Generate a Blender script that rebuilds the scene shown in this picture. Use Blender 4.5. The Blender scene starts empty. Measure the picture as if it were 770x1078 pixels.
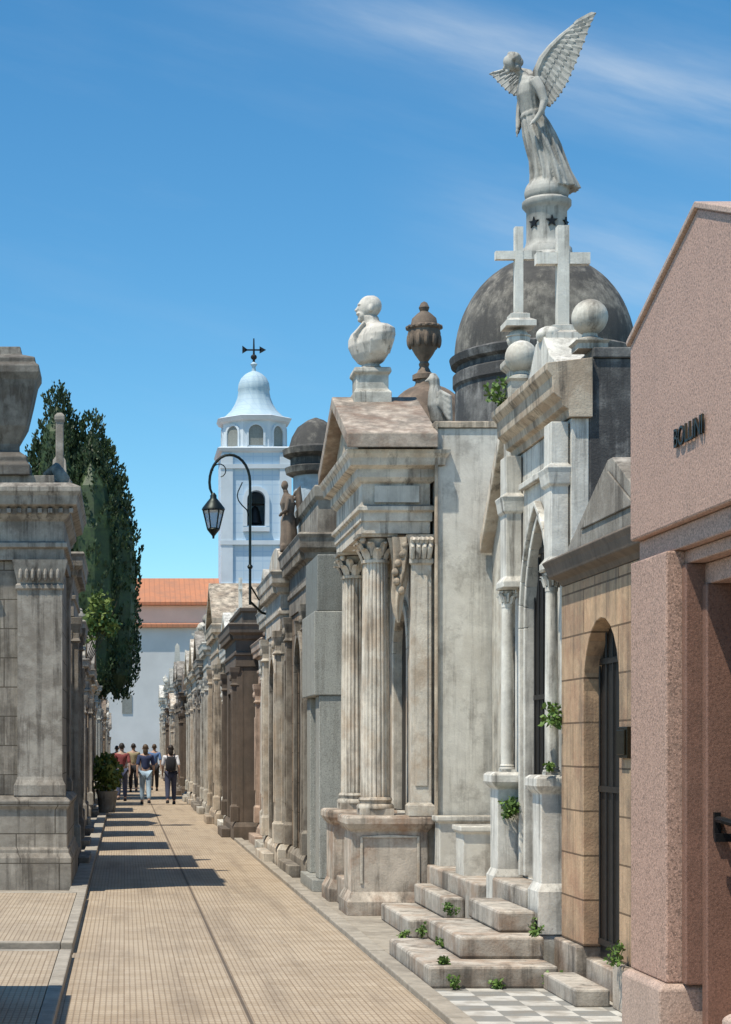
import bpy, bmesh, math, random
from mathutils import Vector, Matrix, Quaternion
R=random.Random(11)
sc=bpy.context.scene; COL=sc.collection
pi=math.pi; rad=math.radians

# ------------------------------------------------------------ materials
class G:
    def __init__(s,name):
        s.m=bpy.data.materials.new(name); s.m.use_nodes=True; s.t=s.m.node_tree; s.t.nodes.clear()
        s.o=s.t.nodes.new('ShaderNodeOutputMaterial'); s.b=s.t.nodes.new('ShaderNodeBsdfPrincipled')
        s.t.links.new(s.b.outputs[0],s.o.inputs[0])
    def put(s,sock,v):
        if isinstance(v,bpy.types.NodeSocket): s.t.links.new(v,sock)
        else:
            if isinstance(v,(tuple,list)) and len(v)==3 and sock.type=='RGBA': v=(*v,1)
            sock.default_value=v
    def n(s,ty,**k):
        nd=s.t.nodes.new(ty)
        for a,b in k.items(): setattr(nd,a,b)
        return nd
    def pos(s):
        return s.n('ShaderNodeNewGeometry').outputs['Position']
    def sep(s,v):
        nd=s.n('ShaderNodeSeparateXYZ'); s.put(nd.inputs[0],v); return nd.outputs
    def comb(s,x,y,z):
        nd=s.n('ShaderNodeCombineXYZ')
        for i,q in enumerate((x,y,z)): s.put(nd.inputs[i],q)
        return nd.outputs[0]
    def vmul(s,v,k):
        nd=s.n('ShaderNodeVectorMath',operation='MULTIPLY'); s.put(nd.inputs[0],v); nd.inputs[1].default_value=k; return nd.outputs[0]
    def mt(s,op,a,b=0.0,clamp=False):
        nd=s.n('ShaderNodeMath',operation=op,use_clamp=clamp); s.put(nd.inputs[0],a); s.put(nd.inputs[1],b); return nd.outputs[0]
    def mix(s,f,a,b,bt='MIX'):
        nd=s.n('ShaderNodeMix',data_type='RGBA',blend_type=bt); s.put(nd.inputs[0],f); s.put(nd.inputs[6],a); s.put(nd.inputs[7],b); return nd.outputs[2]
    def noise(s,v,sc_,det=4,ro=.55,out=0):
        nd=s.n('ShaderNodeTexNoise'); s.put(nd.inputs['Vector'],v); nd.inputs['Scale'].default_value=sc_; nd.inputs['Detail'].default_value=det; nd.inputs['Roughness'].default_value=ro
        return nd.outputs[out]
    def rng(s,v,a,b,c=0.,d=1.):
        nd=s.n('ShaderNodeMapRange'); s.put(nd.inputs[0],v)
        for i,q in enumerate((a,b,c,d)): nd.inputs[i+1].default_value=q
        return nd.outputs[0]
    def bump(s,h,st,dist=.01):
        nd=s.n('ShaderNodeBump'); nd.inputs['Strength'].default_value=st; nd.inputs['Distance'].default_value=dist; s.put(nd.inputs['Height'],h)
        s.t.links.new(nd.outputs[0],s.b.inputs['Normal'])
def mul(c,k): return tuple(min(1,x*k) for x in c)

def stone(name,base,dark=(.07,.058,.046),var=.76,streak=.5,patch=.35,top=.6,ao=.6,speck=0,block=None,rough=.85,seed=0,warm=None,bs=.3,thr=0.):
    g=G(name); p=g.pos()
    if seed:
        nd=g.n('ShaderNodeVectorMath',operation='ADD'); g.put(nd.inputs[0],p); nd.inputs[1].default_value=(seed*7.3,seed*3.1,seed*1.7); pp=nd.outputs[0]
    else: pp=p
    mid=g.noise(pp,6,7,.68); big=g.noise(pp,1.7,8,.72); fine=g.noise(pp,55,4,.6)
    st=g.noise(g.vmul(pp,(9,9,.5)),1,6,.7)
    c=g.mix(g.rng(mid,.38,.62),base,mul(base,var))
    if warm: c=g.mix(g.rng(g.noise(pp,2.3,7,.7),.46,.62),c,warm)
    h=fine
    if block:
        w,hh=block; s=g.sep(p)
        v=g.comb(g.mt('ADD',s[0],s[1]),s[2],0.)
        br=g.n('ShaderNodeTexBrick'); g.put(br.inputs['Vector'],v)
        br.inputs['Scale'].default_value=1; br.inputs['Brick Width'].default_value=w; br.inputs['Row Height'].default_value=hh
        br.inputs['Mortar Size'].default_value=.007; br.inputs['Mortar Smooth'].default_value=.1
        br.inputs['Color1'].default_value=(.84,.84,.84,1); br.inputs['Color2'].default_value=(1.08,1.05,1.02,1); br.inputs['Mortar'].default_value=(.3,.28,.25,1)
        br.offset=.5
        c=g.mix(1.,c,br.outputs['Color'],'MULTIPLY')
        h=g.mt('SUBTRACT',g.mt('MULTIPLY',fine,.5),g.mt('MULTIPLY',br.outputs['Fac'],1.2))
    c=g.mix(g.mt('MULTIPLY',g.mt('MULTIPLY',g.rng(st,.50-thr,.62-thr),g.rng(big,.38,.56,.2,1.)),streak),c,dark)
    c=g.mix(g.mt('MULTIPLY',g.rng(big,.53-thr,.62-thr),patch),c,mul(dark,1.8))
    c=g.mix(g.mt('MULTIPLY',g.rng(fine,.5,.8),.25),c,mul(base,.6))
    if speck:
        s1=g.noise(p,62,3,.6); s2=g.noise(g.vmul(p,(1.3,1.2,1.25)),85,3,.6)
        c=g.mix(g.mt('MULTIPLY',g.rng(s1,.52,.58),speck),c,mul(base,.42))
        c=g.mix(g.mt('MULTIPLY',g.rng(s2,.54,.60),speck*.8),c,mul(base,1.75))
    nz=g.sep(g.n('ShaderNodeNewGeometry').outputs['Normal'])[2]
    if top: c=g.mix(g.mt('MULTIPLY',g.mt('MULTIPLY',g.rng(nz,.25,.75),g.rng(mid,.35,.62)),top),c,dark)
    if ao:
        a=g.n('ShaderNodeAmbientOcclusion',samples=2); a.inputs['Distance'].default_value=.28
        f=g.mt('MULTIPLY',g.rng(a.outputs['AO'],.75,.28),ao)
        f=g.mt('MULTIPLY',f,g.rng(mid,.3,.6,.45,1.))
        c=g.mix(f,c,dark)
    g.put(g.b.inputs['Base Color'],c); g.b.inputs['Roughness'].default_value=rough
    g.bump(g.mt('ADD',h,g.mt('MULTIPLY',mid,1.2)),bs,.012)
    return g.m

def plain(name,col,rough=.6,metal=0,nv=.25,sc_=20):
    g=G(name); p=g.pos(); c=g.mix(g.rng(g.noise(p,sc_,4),.3,.7),col,mul(col,1-nv)); g.put(g.b.inputs['Base Color'],c)
    g.b.inputs['Roughness'].default_value=rough; g.b.inputs['Metallic'].default_value=metal; return g.m

def leafm(name,a,b,c3):
    g=G(name); p=g.pos(); k=g.noise(p,1.8,3); k2=g.noise(p,11,2)
    c=g.mix(g.rng(k,.38,.62),a,b); c=g.mix(g.rng(k2,.45,.7),c,c3)
    g.put(g.b.inputs['Base Color'],c); g.b.inputs['Roughness'].default_value=.6
    return g.m

M={}
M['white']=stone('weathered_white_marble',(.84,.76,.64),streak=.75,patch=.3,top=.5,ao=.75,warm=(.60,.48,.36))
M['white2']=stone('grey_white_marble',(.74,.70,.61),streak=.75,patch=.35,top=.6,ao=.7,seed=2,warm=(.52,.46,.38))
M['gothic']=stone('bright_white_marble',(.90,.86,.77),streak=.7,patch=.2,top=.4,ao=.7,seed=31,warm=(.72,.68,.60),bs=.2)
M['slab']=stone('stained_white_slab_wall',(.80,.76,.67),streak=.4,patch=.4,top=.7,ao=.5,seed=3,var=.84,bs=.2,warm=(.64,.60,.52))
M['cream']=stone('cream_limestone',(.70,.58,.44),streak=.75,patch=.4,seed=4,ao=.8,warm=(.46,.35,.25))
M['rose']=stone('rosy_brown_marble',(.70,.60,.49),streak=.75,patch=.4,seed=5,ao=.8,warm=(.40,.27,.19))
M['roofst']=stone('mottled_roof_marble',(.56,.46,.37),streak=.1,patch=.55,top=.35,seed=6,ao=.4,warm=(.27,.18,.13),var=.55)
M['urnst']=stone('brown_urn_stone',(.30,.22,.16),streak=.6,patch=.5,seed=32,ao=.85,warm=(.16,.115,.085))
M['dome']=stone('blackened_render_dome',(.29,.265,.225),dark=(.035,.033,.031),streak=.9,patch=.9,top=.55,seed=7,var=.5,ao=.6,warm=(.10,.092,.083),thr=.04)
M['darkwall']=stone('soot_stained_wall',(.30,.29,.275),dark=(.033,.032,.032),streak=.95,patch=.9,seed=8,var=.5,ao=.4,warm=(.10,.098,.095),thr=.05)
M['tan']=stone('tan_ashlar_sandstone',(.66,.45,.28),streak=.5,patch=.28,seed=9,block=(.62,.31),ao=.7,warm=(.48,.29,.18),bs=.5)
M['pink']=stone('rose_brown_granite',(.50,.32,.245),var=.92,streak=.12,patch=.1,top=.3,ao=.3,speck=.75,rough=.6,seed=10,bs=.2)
M['pinkd']=stone('rose_granite_painted_shade',(.27,.145,.105),var=.85,streak=.1,patch=.1,top=.3,ao=.5,speck=.45,rough=.5,seed=10,bs=.2)  # same rose granite with the doorway shade painted into its colour
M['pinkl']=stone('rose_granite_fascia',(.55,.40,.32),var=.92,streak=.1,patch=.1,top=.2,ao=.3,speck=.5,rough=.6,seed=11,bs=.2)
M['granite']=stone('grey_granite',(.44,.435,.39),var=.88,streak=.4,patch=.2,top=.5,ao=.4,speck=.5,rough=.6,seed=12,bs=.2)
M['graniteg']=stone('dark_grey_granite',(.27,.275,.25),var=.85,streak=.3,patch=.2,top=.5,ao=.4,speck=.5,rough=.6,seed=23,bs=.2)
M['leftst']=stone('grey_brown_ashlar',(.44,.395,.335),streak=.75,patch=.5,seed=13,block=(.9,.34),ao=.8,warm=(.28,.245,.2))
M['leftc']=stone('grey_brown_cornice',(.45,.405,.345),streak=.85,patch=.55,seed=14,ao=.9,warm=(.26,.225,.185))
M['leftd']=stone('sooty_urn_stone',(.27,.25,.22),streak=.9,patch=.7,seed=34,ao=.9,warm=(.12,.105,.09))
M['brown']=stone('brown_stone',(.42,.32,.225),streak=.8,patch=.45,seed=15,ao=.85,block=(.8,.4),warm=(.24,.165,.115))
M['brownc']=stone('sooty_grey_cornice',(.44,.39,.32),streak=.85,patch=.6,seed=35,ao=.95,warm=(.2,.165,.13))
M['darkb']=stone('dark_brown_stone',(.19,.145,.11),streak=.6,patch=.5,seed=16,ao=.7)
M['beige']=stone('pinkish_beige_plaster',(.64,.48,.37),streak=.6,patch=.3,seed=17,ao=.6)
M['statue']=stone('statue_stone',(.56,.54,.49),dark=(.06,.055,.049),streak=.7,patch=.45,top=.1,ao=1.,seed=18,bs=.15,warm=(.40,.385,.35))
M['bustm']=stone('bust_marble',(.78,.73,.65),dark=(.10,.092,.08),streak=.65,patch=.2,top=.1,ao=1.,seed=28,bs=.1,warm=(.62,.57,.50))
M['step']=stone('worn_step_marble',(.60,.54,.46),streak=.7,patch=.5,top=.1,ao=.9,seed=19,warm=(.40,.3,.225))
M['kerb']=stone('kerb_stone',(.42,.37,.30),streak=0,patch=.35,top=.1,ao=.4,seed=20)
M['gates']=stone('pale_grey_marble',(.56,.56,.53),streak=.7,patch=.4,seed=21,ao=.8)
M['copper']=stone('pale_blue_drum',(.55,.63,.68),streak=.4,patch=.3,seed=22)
M['iron']=plain('dark_iron',(.025,.025,.027),.5,.6)
M['door']=plain('dark_bronze_door',(.03,.027,.025),.5,.3)
M['green']=plain('green_black_iron',(.02,.028,.025),.45,.6)
M['plaque']=plain('bronze_plaque',(.035,.03,.02),.4,.7)
M['cyp']=leafm('cypress_foliage',(.022,.046,.014),(.045,.08,.022),(.016,.032,.011))
M['weed']=leafm('weed_leaves',(.09,.17,.03),(.15,.24,.05),(.06,.12,.02))
M['bark']=plain('bark',(.09,.065,.045),.9)
M['yellow']=leafm('yellow_green_leaves',(.10,.16,.03),(.2,.24,.05),(.05,.1,.02))
M['skin']=plain('skin',(.46,.29,.21),.6,0,.1)
M['hair']=plain('dark_hair',(.03,.02,.015),.6)
M['hair2']=plain('brown_hair',(.10,.06,.03),.6)
g=G('lamp_glass'); g.b.inputs['Base Color'].default_value=(.75,.78,.78,1); g.b.inputs['Roughness'].default_value=.15; g.b.inputs['Transmission Weight'].default_value=.6; M['glass']=g.m

def tilemat():
    g=G('ribbed_buff_paving_tiles'); p=g.pos(); s=g.sep(p)
    br=g.n('ShaderNodeTexBrick',offset=0.); g.put(br.inputs['Vector'],p)
    br.inputs['Scale'].default_value=1; br.inputs['Brick Width'].default_value=.2; br.inputs['Row Height'].default_value=.2
    br.inputs['Mortar Size'].default_value=.003; br.inputs['Mortar Smooth'].default_value=.3
    br.inputs['Color1'].default_value=(.40,.315,.22,1); br.inputs['Color2'].default_value=(.47,.38,.275,1); br.inputs['Mortar'].default_value=(.28,.205,.14,1)
    gx=g.mt('ABSOLUTE',g.mt('SINE',g.mt('MULTIPLY',s[0],pi/.04)))
    gy=g.mt('ABSOLUTE',g.mt('SINE',g.mt('MULTIPLY',s[1],pi/.1)))
    ln=g.mt('MAXIMUM',g.rng(gx,.55,.1),g.rng(gy,.34,.08))
    c=g.mix(g.mt('MULTIPLY',ln,.6),br.outputs['Color'],(.20,.135,.085))
    big=g.noise(p,.8,6,.6); mid=g.noise(p,7,6,.6); lon=g.noise(g.vmul(p,(3.5,.25,1)),1,5,.6)
    c=g.mix(g.mt('MULTIPLY',g.rng(big,.45,.72),.4),c,(.23,.17,.12))
    c=g.mix(g.mt('MULTIPLY',g.rng(lon,.5,.66),.5),c,(.205,.155,.11))
    c=g.mix(g.mt('MULTIPLY',g.rng(mid,.5,.75),.3),c,(.55,.47,.37))
    dr=g.mt('ABSOLUTE',g.mt('SUBTRACT',s[0],.78))
    c=g.mix(g.mt('MULTIPLY',g.rng(dr,.016,.008),.85),c,(.07,.05,.035))
    g.put(g.b.inputs['Base Color'],c); g.b.inputs['Roughness'].default_value=.8
    g.bump(g.mt('SUBTRACT',g.mt('MULTIPLY',mid,.4),ln),.5,.008)
    return g.m
M['tile']=tilemat()
def checkmat():
    g=G('chequered_marble_floor'); p=g.pos()
    v=g.n('ShaderNodeVectorRotate',rotation_type='Z_AXIS'); g.put(v.inputs['Vector'],p); v.inputs['Angle'].default_value=rad(0)
    ch=g.n('ShaderNodeTexChecker'); g.put(ch.inputs['Vector'],v.outputs[0]); ch.inputs['Scale'].default_value=4.2
    ch.inputs['Color1'].default_value=(.58,.56,.51,1); ch.inputs['Color2'].default_value=(.25,.25,.235,1)
    c=g.mix(g.mt('MULTIPLY',g.rng(g.noise(p,6,6),.42,.65),.65),ch.outputs[0],(.24,.21,.17))
    g.put(g.b.inputs['Base Color'],c); g.b.inputs['Roughness'].default_value=.6
    return g.m
M['check']=checkmat()
def churchmat(name,base,line,h=.65):
    g=G(name); p=g.pos(); s=g.sep(p)
    gy=g.mt('ABSOLUTE',g.mt('SINE',g.mt('MULTIPLY',s[2],pi/h)))
    gx=g.mt('ABSOLUTE',g.mt('SINE',g.mt('MULTIPLY',g.mt('ADD',s[0],s[1]),pi/h)))
    c=g.mix(g.mt('MULTIPLY',g.mt('MAXIMUM',g.rng(gy,.3,.1),g.rng(gx,.25,.08)),.5),base,line)
    c=g.mix(g.mt('MULTIPLY',g.rng(g.noise(g.vmul(p,(1,1,.2)),1,5),.5,.75),.3),c,mul(base,.6))
    g.put(g.b.inputs['Base Color'],c); g.b.inputs['Roughness'].default_value=.7; return g.m
M['tower']=churchmat('white_blue_tile_cladding',(.52,.64,.75),(.34,.50,.67))
M['towerp']=plain('white_church_plaster',(.66,.72,.77),.7,0,.15,1)
M['towerr']=churchmat('pale_blue_tiled_spire',(.44,.56,.63),(.30,.43,.55),.4)
M['churchw']=plain('grey_white_church_wall',(.66,.66,.65),.8,0,.15,.6)
M['churchc']=plain('cream_church_band',(.68,.60,.50),.8,0,.15,.6)
def roofm():
    g=G('terracotta_roof_tiles'); p=g.pos(); s=g.sep(p)
    gx=g.mt('ABSOLUTE',g.mt('SINE',g.mt('MULTIPLY',s[0],pi/.35)))
    c=g.mix(g.mt('MULTIPLY',g.rng(gx,.4,.1),.5),(.50,.20,.10),(.25,.10,.05))
    c=g.mix(g.rng(g.noise(p,1.2,6,.7),.4,.7,0,.8),c,(.32,.16,.10))
    g.put(g.b.inputs['Base Color'],c); g.b.inputs['Roughness'].default_value=.8; return g.m
M['roof']=roofm()
M['ground']=stone('packed_grey_ground',(.26,.22,.17),streak=0,patch=.3,top=0,ao=0,seed=30)
def cloth(n,c): M[n]=plain('cloth_'+n,c,.9,0,.2,30)
cloth('maroon',(.26,.06,.06)); cloth('navy',(.035,.05,.12)); cloth('jeans',(.40,.54,.66)); cloth('darkjean',(.05,.06,.11))
cloth('whitec',(.75,.75,.78)); cloth('black',(.02,.02,.025)); cloth('redc',(.45,.06,.04)); cloth('khaki',(.40,.33,.2)); cloth('bluec',(.12,.22,.45))

# ------------------------------------------------------------ mesh builder
class B:
    def __init__(s,xf=0,side=1):
        s.V=[];s.F=[];s.xf=xf;s.side=side
    def v(s,x,y,z):
        s.V.append((s.xf+s.side*x,y,z)); return len(s.V)-1
    def poly3(s,pts): s.F.append([s.v(*p) for p in pts])
    def prism(s,axis,poly,a0,a1):
        def q(u,w,a):
            return {'x':(a,u,w),'y':(u,a,w),'z':(u,w,a)}[axis]
        n=len(poly); i=[s.v(*q(u,w,a0)) for u,w in poly]; j=[s.v(*q(u,w,a1)) for u,w in poly]
        s.F.append(i); s.F.append(j[::-1])
        for k in range(n): s.F.append([i[k],i[(k+1)%n],j[(k+1)%n],j[k]])
    def box(s,x0,x1,y0,y1,z0,z1): s.prism('z',[(x0,y0),(x1,y0),(x1,y1),(x0,y1)],z0,z1)
    def rings(s,rs,cap=True):
        idx=[[s.v(*p) for p in r] for r in rs]; n=len(idx[0])
        for a,b in zip(idx,idx[1:]):
            for k in range(n): s.F.append([a[k],a[(k+1)%n],b[(k+1)%n],b[k]])
        if cap: s.F.append(idx[0][::-1]); s.F.append(idx[-1])
    def rect(s,x0,x1,y0,y1,prof):
        s.rings([[(x0-o,y0-o,z),(x1+o,y0-o,z),(x1+o,y1+o,z),(x0-o,y1+o,z)] for o,z in prof])
    def lathe(s,cx,cy,prof,n=24,fl=0,nf=0,ph=0):
        rs=[]
        for r,z in prof:
            ring=[]
            for k in range(n):
                a=2*pi*k/n+ph; rr=r
                if fl: rr=r*(1-fl*max(0,math.cos(a*nf))**.6) if math.cos(a*nf)>0 else r
                ring.append((cx+rr*math.cos(a),cy+rr*math.sin(a),z))
            rs.append(ring)
        s.rings(rs)
    def tube(s,pts,rads,n=8):
        if not isinstance(rads,(list,tuple)): rads=[rads]*len(pts)
        P=[Vector(p) for p in pts]; rs=[]; up=None
        for i,p in enumerate(P):
            d=(P[min(i+1,len(P)-1)]-P[max(i-1,0)]).normalized()
            if up is None:
                up=Vector((0,0,1)) if abs(d.z)<.9 else Vector((1,0,0))
            a=d.cross(up).normalized(); b=a.cross(d).normalized(); up=b
            rs.append([tuple(p+(a*math.cos(2*pi*k/n)+b*math.sin(2*pi*k/n))*rads[i]) for k in range(n)])
        s.rings(rs)
    def ell(s,c,r,n=16,m=10,rot=None):
        rs=[]
        for j in range(m+1):
            t=-pi/2+pi*(j+.0)/m; t=max(-pi/2+.02,min(pi/2-.02,t)); ring=[]
            for k in range(n):
                a=2*pi*k/n; p=Vector((r[0]*math.cos(t)*math.cos(a),r[1]*math.cos(t)*math.sin(a),r[2]*math.sin(t)))
                if rot: p=rot@p
                ring.append((c[0]+p.x,c[1]+p.y,c[2]+p.z))
            rs.append(ring)
        s.rings(rs)
    def leaves(s,c,r,n,size,rnd=R,upbias=0):
        for _ in range(n):
            while True:
                p=Vector((rnd.uniform(-1,1),rnd.uniform(-1,1),rnd.uniform(-1,1)))
                if p.length<1: break
            p=Vector((c[0]+p.x*r[0],c[1]+p.y*r[1],c[2]+p.z*r[2]))
            d=Vector((rnd.gauss(0,1),rnd.gauss(0,1),rnd.gauss(0,1)+upbias)).normalized()
            e=d.cross(Vector((rnd.gauss(0,1),rnd.gauss(0,1),rnd.gauss(0,1)))).normalized()
            L=size*rnd.uniform(.6,1.3); W=L*.35
            s.F.append([s.v(*(p)),s.v(*(p+d*L*.5+e*W)),s.v(*(p+d*L)),s.v(*(p+d*L*.5-e*W))])
    def arch_wall(s,axis,a0,a1,u0,u1,z0,ztop,ua,ub,zs,kind,zb=None,n=12):
        if not callable(ztop): zt=ztop; ztop=lambda u:zt
        if zb is None: zb=z0
        P=s.prism
        P(axis,[(u0,z0),(ua,z0),(ua,ztop(ua)),(u0,ztop(u0))],a0,a1)
        P(axis,[(ub,z0),(u1,z0),(u1,ztop(u1)),(ub,ztop(ub))],a0,a1)
        pts=arch_pts(ua,ub,zs,kind,n)
        for p,q in zip(pts,pts[1:]): P(axis,[p,q,(q[0],ztop(q[0])),(p[0],ztop(p[0]))],a0,a1)
        if zb>z0: P(axis,[(ua,z0),(ub,z0),(ub,zb),(ua,zb)],a0,a1)
    def arch_ring(s,axis,a0,a1,ua,ub,zb,zs,kind,w,n=12):
        pts=[(ua,zb)]+arch_pts(ua,ub,zs,kind,n)+[(ub,zb)]
        out=[]
        for i,p in enumerate(pts):
            a=Vector(pts[max(i-1,0)]); b=Vector(pts[min(i+1,len(pts)-1)]); d=(b-a).normalized(); nn=Vector((-d.y,d.x))
            if i in(0,): nn=Vector((-1,0))
            if i==len(pts)-1: nn=Vector((1,0))
            out.append((p[0]+nn.x*w,p[1]+nn.y*w))
        for i in range(len(pts)-1): s.prism(axis,[pts[i],pts[i+1],out[i+1],out[i]],a0,a1)
    def mesh(s,name,org=(0,0,0)):
        me=bpy.data.meshes.new(name); me.from_pydata([(x-org[0],y-org[1],z-org[2]) for x,y,z in s.V],[],s.F)
        bm=bmesh.new(); bm.from_mesh(me); bmesh.ops.recalc_face_normals(bm,faces=bm.faces); bm.to_mesh(me); bm.free(); return me
def arch_pts(ua,ub,zs,kind,n=12):
    w=ub-ua; pts=[]
    if kind=='flat': return [(ua,zs),((ua+ub)/2,zs),(ub,zs)]
    for i in range(n+1):
        t=i/n
        if kind=='round': a=pi*(1-t); pts.append(((ua+ub)/2+w/2*math.cos(a),zs+w/2*math.sin(a)))
        else:
            if t<=.5: a=pi-(pi/3)*(t*2); pts.append((ub+w*math.cos(a),zs+w*math.sin(a)))
            else: a=(pi/3)*(2-t*2); pts.append((ua+w*math.cos(a),zs+w*math.sin(a)))
    return pts
def finish(ob,mat,smooth,bevel):
    ob.data.materials.clear(); ob.data.materials.append(mat)
    if smooth:
        ob.data.polygons.foreach_set('use_smooth',[True]*len(ob.data.polygons))
        if smooth=='auto': ob.data.set_sharp_from_angle(angle=rad(40))
    if bevel:
        md=ob.modifiers.new('bevel','BEVEL'); md.width=bevel; md.segments=2; md.limit_method='ANGLE'; md.angle_limit=rad(35)
class T:
    def __init__(s,name,label,cat,loc,group=None):
        s.e=bpy.data.objects.new(name,None); s.e.location=loc; s.o=loc; s.e['label']=label; s.e['category']=cat; s.e.empty_display_size=.2
        if group: s.e['group']=group
        COL.objects.link(s.e)
    def part(s,name,b,mat,parent=None,smooth=False,bevel=0,label=None):
        me=b.mesh(name,s.o) if isinstance(b,B) else b
        ob=bpy.data.objects.new(name,me); COL.objects.link(ob); ob.parent=parent or s.e
        finish(ob,M[mat],smooth,bevel)
        if label: ob['label']=label
        return ob
    def parts(s,name,fns,mat,**k):
        for f in fns:
            b=B(); f(b); o=s.part(name,b,mat,**k)
        return o
def solo(name,b,mat,label,cat,loc,smooth=False,bevel=0,group=None,kind=None):
    me=b.mesh(name,loc) if isinstance(b,B) else b
    ob=bpy.data.objects.new(name,me); COL.objects.link(ob); ob.location=loc; finish(ob,M[mat],smooth,bevel)
    if kind: ob['kind']=kind
    if label: ob['label']=label
    if cat: ob['category']=cat
    if group: ob['group']=group
    return ob
def evalmesh(me,mods,name):
    ob=bpy.data.objects.new('tmp',me); COL.objects.link(ob)
    mods(ob); dg=bpy.context.evaluated_depsgraph_get(); dg.update()
    out=bpy.data.meshes.new_from_object(ob.evaluated_get(dg)); out.name=name
    bpy.data.objects.remove(ob); return out
def sculpt(b,vox,name,org,sm=2):
    def mods(o):
        m=o.modifiers.new('r','REMESH'); m.mode='VOXEL'; m.voxel_size=vox; m.use_smooth_shade=True
        if sm: k=o.modifiers.new('s','SMOOTH'); k.iterations=sm; k.factor=.5
    return evalmesh(b.mesh(name,org),mods,name)
def skin(name,verts,edges,radii,sub=1):
    me=bpy.data.meshes.new(name); me.from_pydata(verts,edges,[])
    def mods(o):
        m=o.modifiers.new('sk','SKIN'); m.use_smooth_shade=True
        lay=o.data.skin_vertices[0].data if o.data.skin_vertices else None
        if lay is None:
            bm=bmesh.new(); bm.from_mesh(o.data); bm.verts.layers.skin.verify(); bm.to_mesh(o.data); bm.free(); lay=o.data.skin_vertices[0].data
        for i,r in enumerate(radii): lay[i].radius=(r,r); lay[i].use_root=(i==0)
        k=o.modifiers.new('ss','SUBSURF'); k.levels=sub; k.render_levels=sub
    return evalmesh(me,mods,name)

# ------------------------------------------------------------ setting
def sheet(name,x0,x1,y0,y1,z,mat):
    b=B(); b.poly3([(x0,y0,z),(x1,y0,z),(x1,y1,z),(x0,y1,z)]); return solo(name,b,mat,None,None,(0,0,0),kind='structure')
sheet('ground',-1500,1500,-60,4000,-.012,'ground')
sheet('road',-.42,1.97,2,118,0,'tile')
b=B()
y=3.
while y<110:
    L=.95 if y<60 else 3; b.box(1.972,2.11,y+.004,y+L-.004,-.01,.045+R.uniform(-.003,.003)); y+=L
solo('kerb',b,'kerb',None,None,(0,0,0),bevel=.008,kind='structure')
sheet('pavement',2.112,3.6,2,13.9,.004,'check')
sheet('pavement',2.112,3.6,13.9,110,.004,'kerb')
b=B(); b2=B()
def slabpad(y0,y1,x0=-3.2,x1=-.42,z=.075):
    w=.1
    b.box(x1-w,x1,y0,y1,-.01,z); b.box(x0,x1-w-.002,y0,y0+w,-.01,z); b.box(x0,x1-w-.002,y1-w,y1,-.01,z)
    b2.box(x0,x1-w-.004,y0+w+.002,y1-w-.002,-.01,z-.004)
slabpad(4,15.2,z=.07); slabpad(15.55,20.9,z=.09)
b.box(-.62,-.425,21,110,-.01,.08)
solo('kerb',b,'kerb',None,None,(0,0,0),bevel=.01,kind='structure')
solo('pavement',b2,'tile',None,None,(0,0,0),kind='structure')
sheet('pavement',-3.2,-.425,20.9,110,.03,'kerb')

# ------------------------------------------------------------ reusable parts
def add_cross(b,x,y,z,h,t=.05,along='y'):
    b.rect(x-t,x+t,y-t,y+t,[(t*1.2,z),(t*1.2,z+.05),(t*.4,z+.08),(t*.4,z+.12),(0,z+.13)]); z0=z+.12
    t*=.6
    b.box(x-t,x+t,y-t,y+t,z0,z+h)
    a=h*.23; zz=z+h*.72
    if along=='y': b.box(x-t*.9,x+t*.9,y-a,y+a,zz-t,zz+t)
    else: b.box(x-a,x+a,y-t*.9,y+t*.9,zz-t,zz+t)
def add_urn(b,x,y,z,h,n=20,k=1.):
    P=[(.26,0),(.26,.06),(.16,.09),(.10,.16),(.12,.2),(.09,.23),(.2,.32),(.33,.45),(.37,.58),(.35,.63),(.39,.65),(.39,.68),(.30,.70),(.27,.78),(.16,.84),(.09,.87),(.12,.92),(.07,.98),(.01,1.0)]
    b.lathe(x,y,[(r*h*k,z+q*h) for r,q in P],n)
def add_orb(b,x,y,z,r):
    b.lathe(x,y,[(r*.75,z),(r*.75,z+r*.25),(r*.45,z+r*.4),(r*.4,z+r*.6)],16); b.ell((x,y,z+r*1.5),(r,r,r),20,14)
def add_column(b,x,y,z0,z1,r,flute=True):
    b.rect(x-r*1.15,x+r*1.15,y-r*1.15,y+r*1.15,[(0,z0),(0,z0+r*.45)])
    b.lathe(x,y,[(r*1.28,z0+r*.45),(r*1.3,z0+r*.6),(r*1.22,z0+r*.75),(r*1.08,z0+r*.8),(r*1.1,z0+r*.95),(r*1.18,z0+r*1.05),(r*1.12,z0+r*1.2),(r*1.0,z0+r*1.25)],32)
    h=z1-z0; pr=[(r,z0+r*1.25),(r*.99,z0+h*.35),(r*.93,z0+h*.7),(r*.87,z1)]
    if flute: b.lathe(x,y,pr,120,.08,20)
    else: b.lathe(x,y,pr,24)
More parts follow.
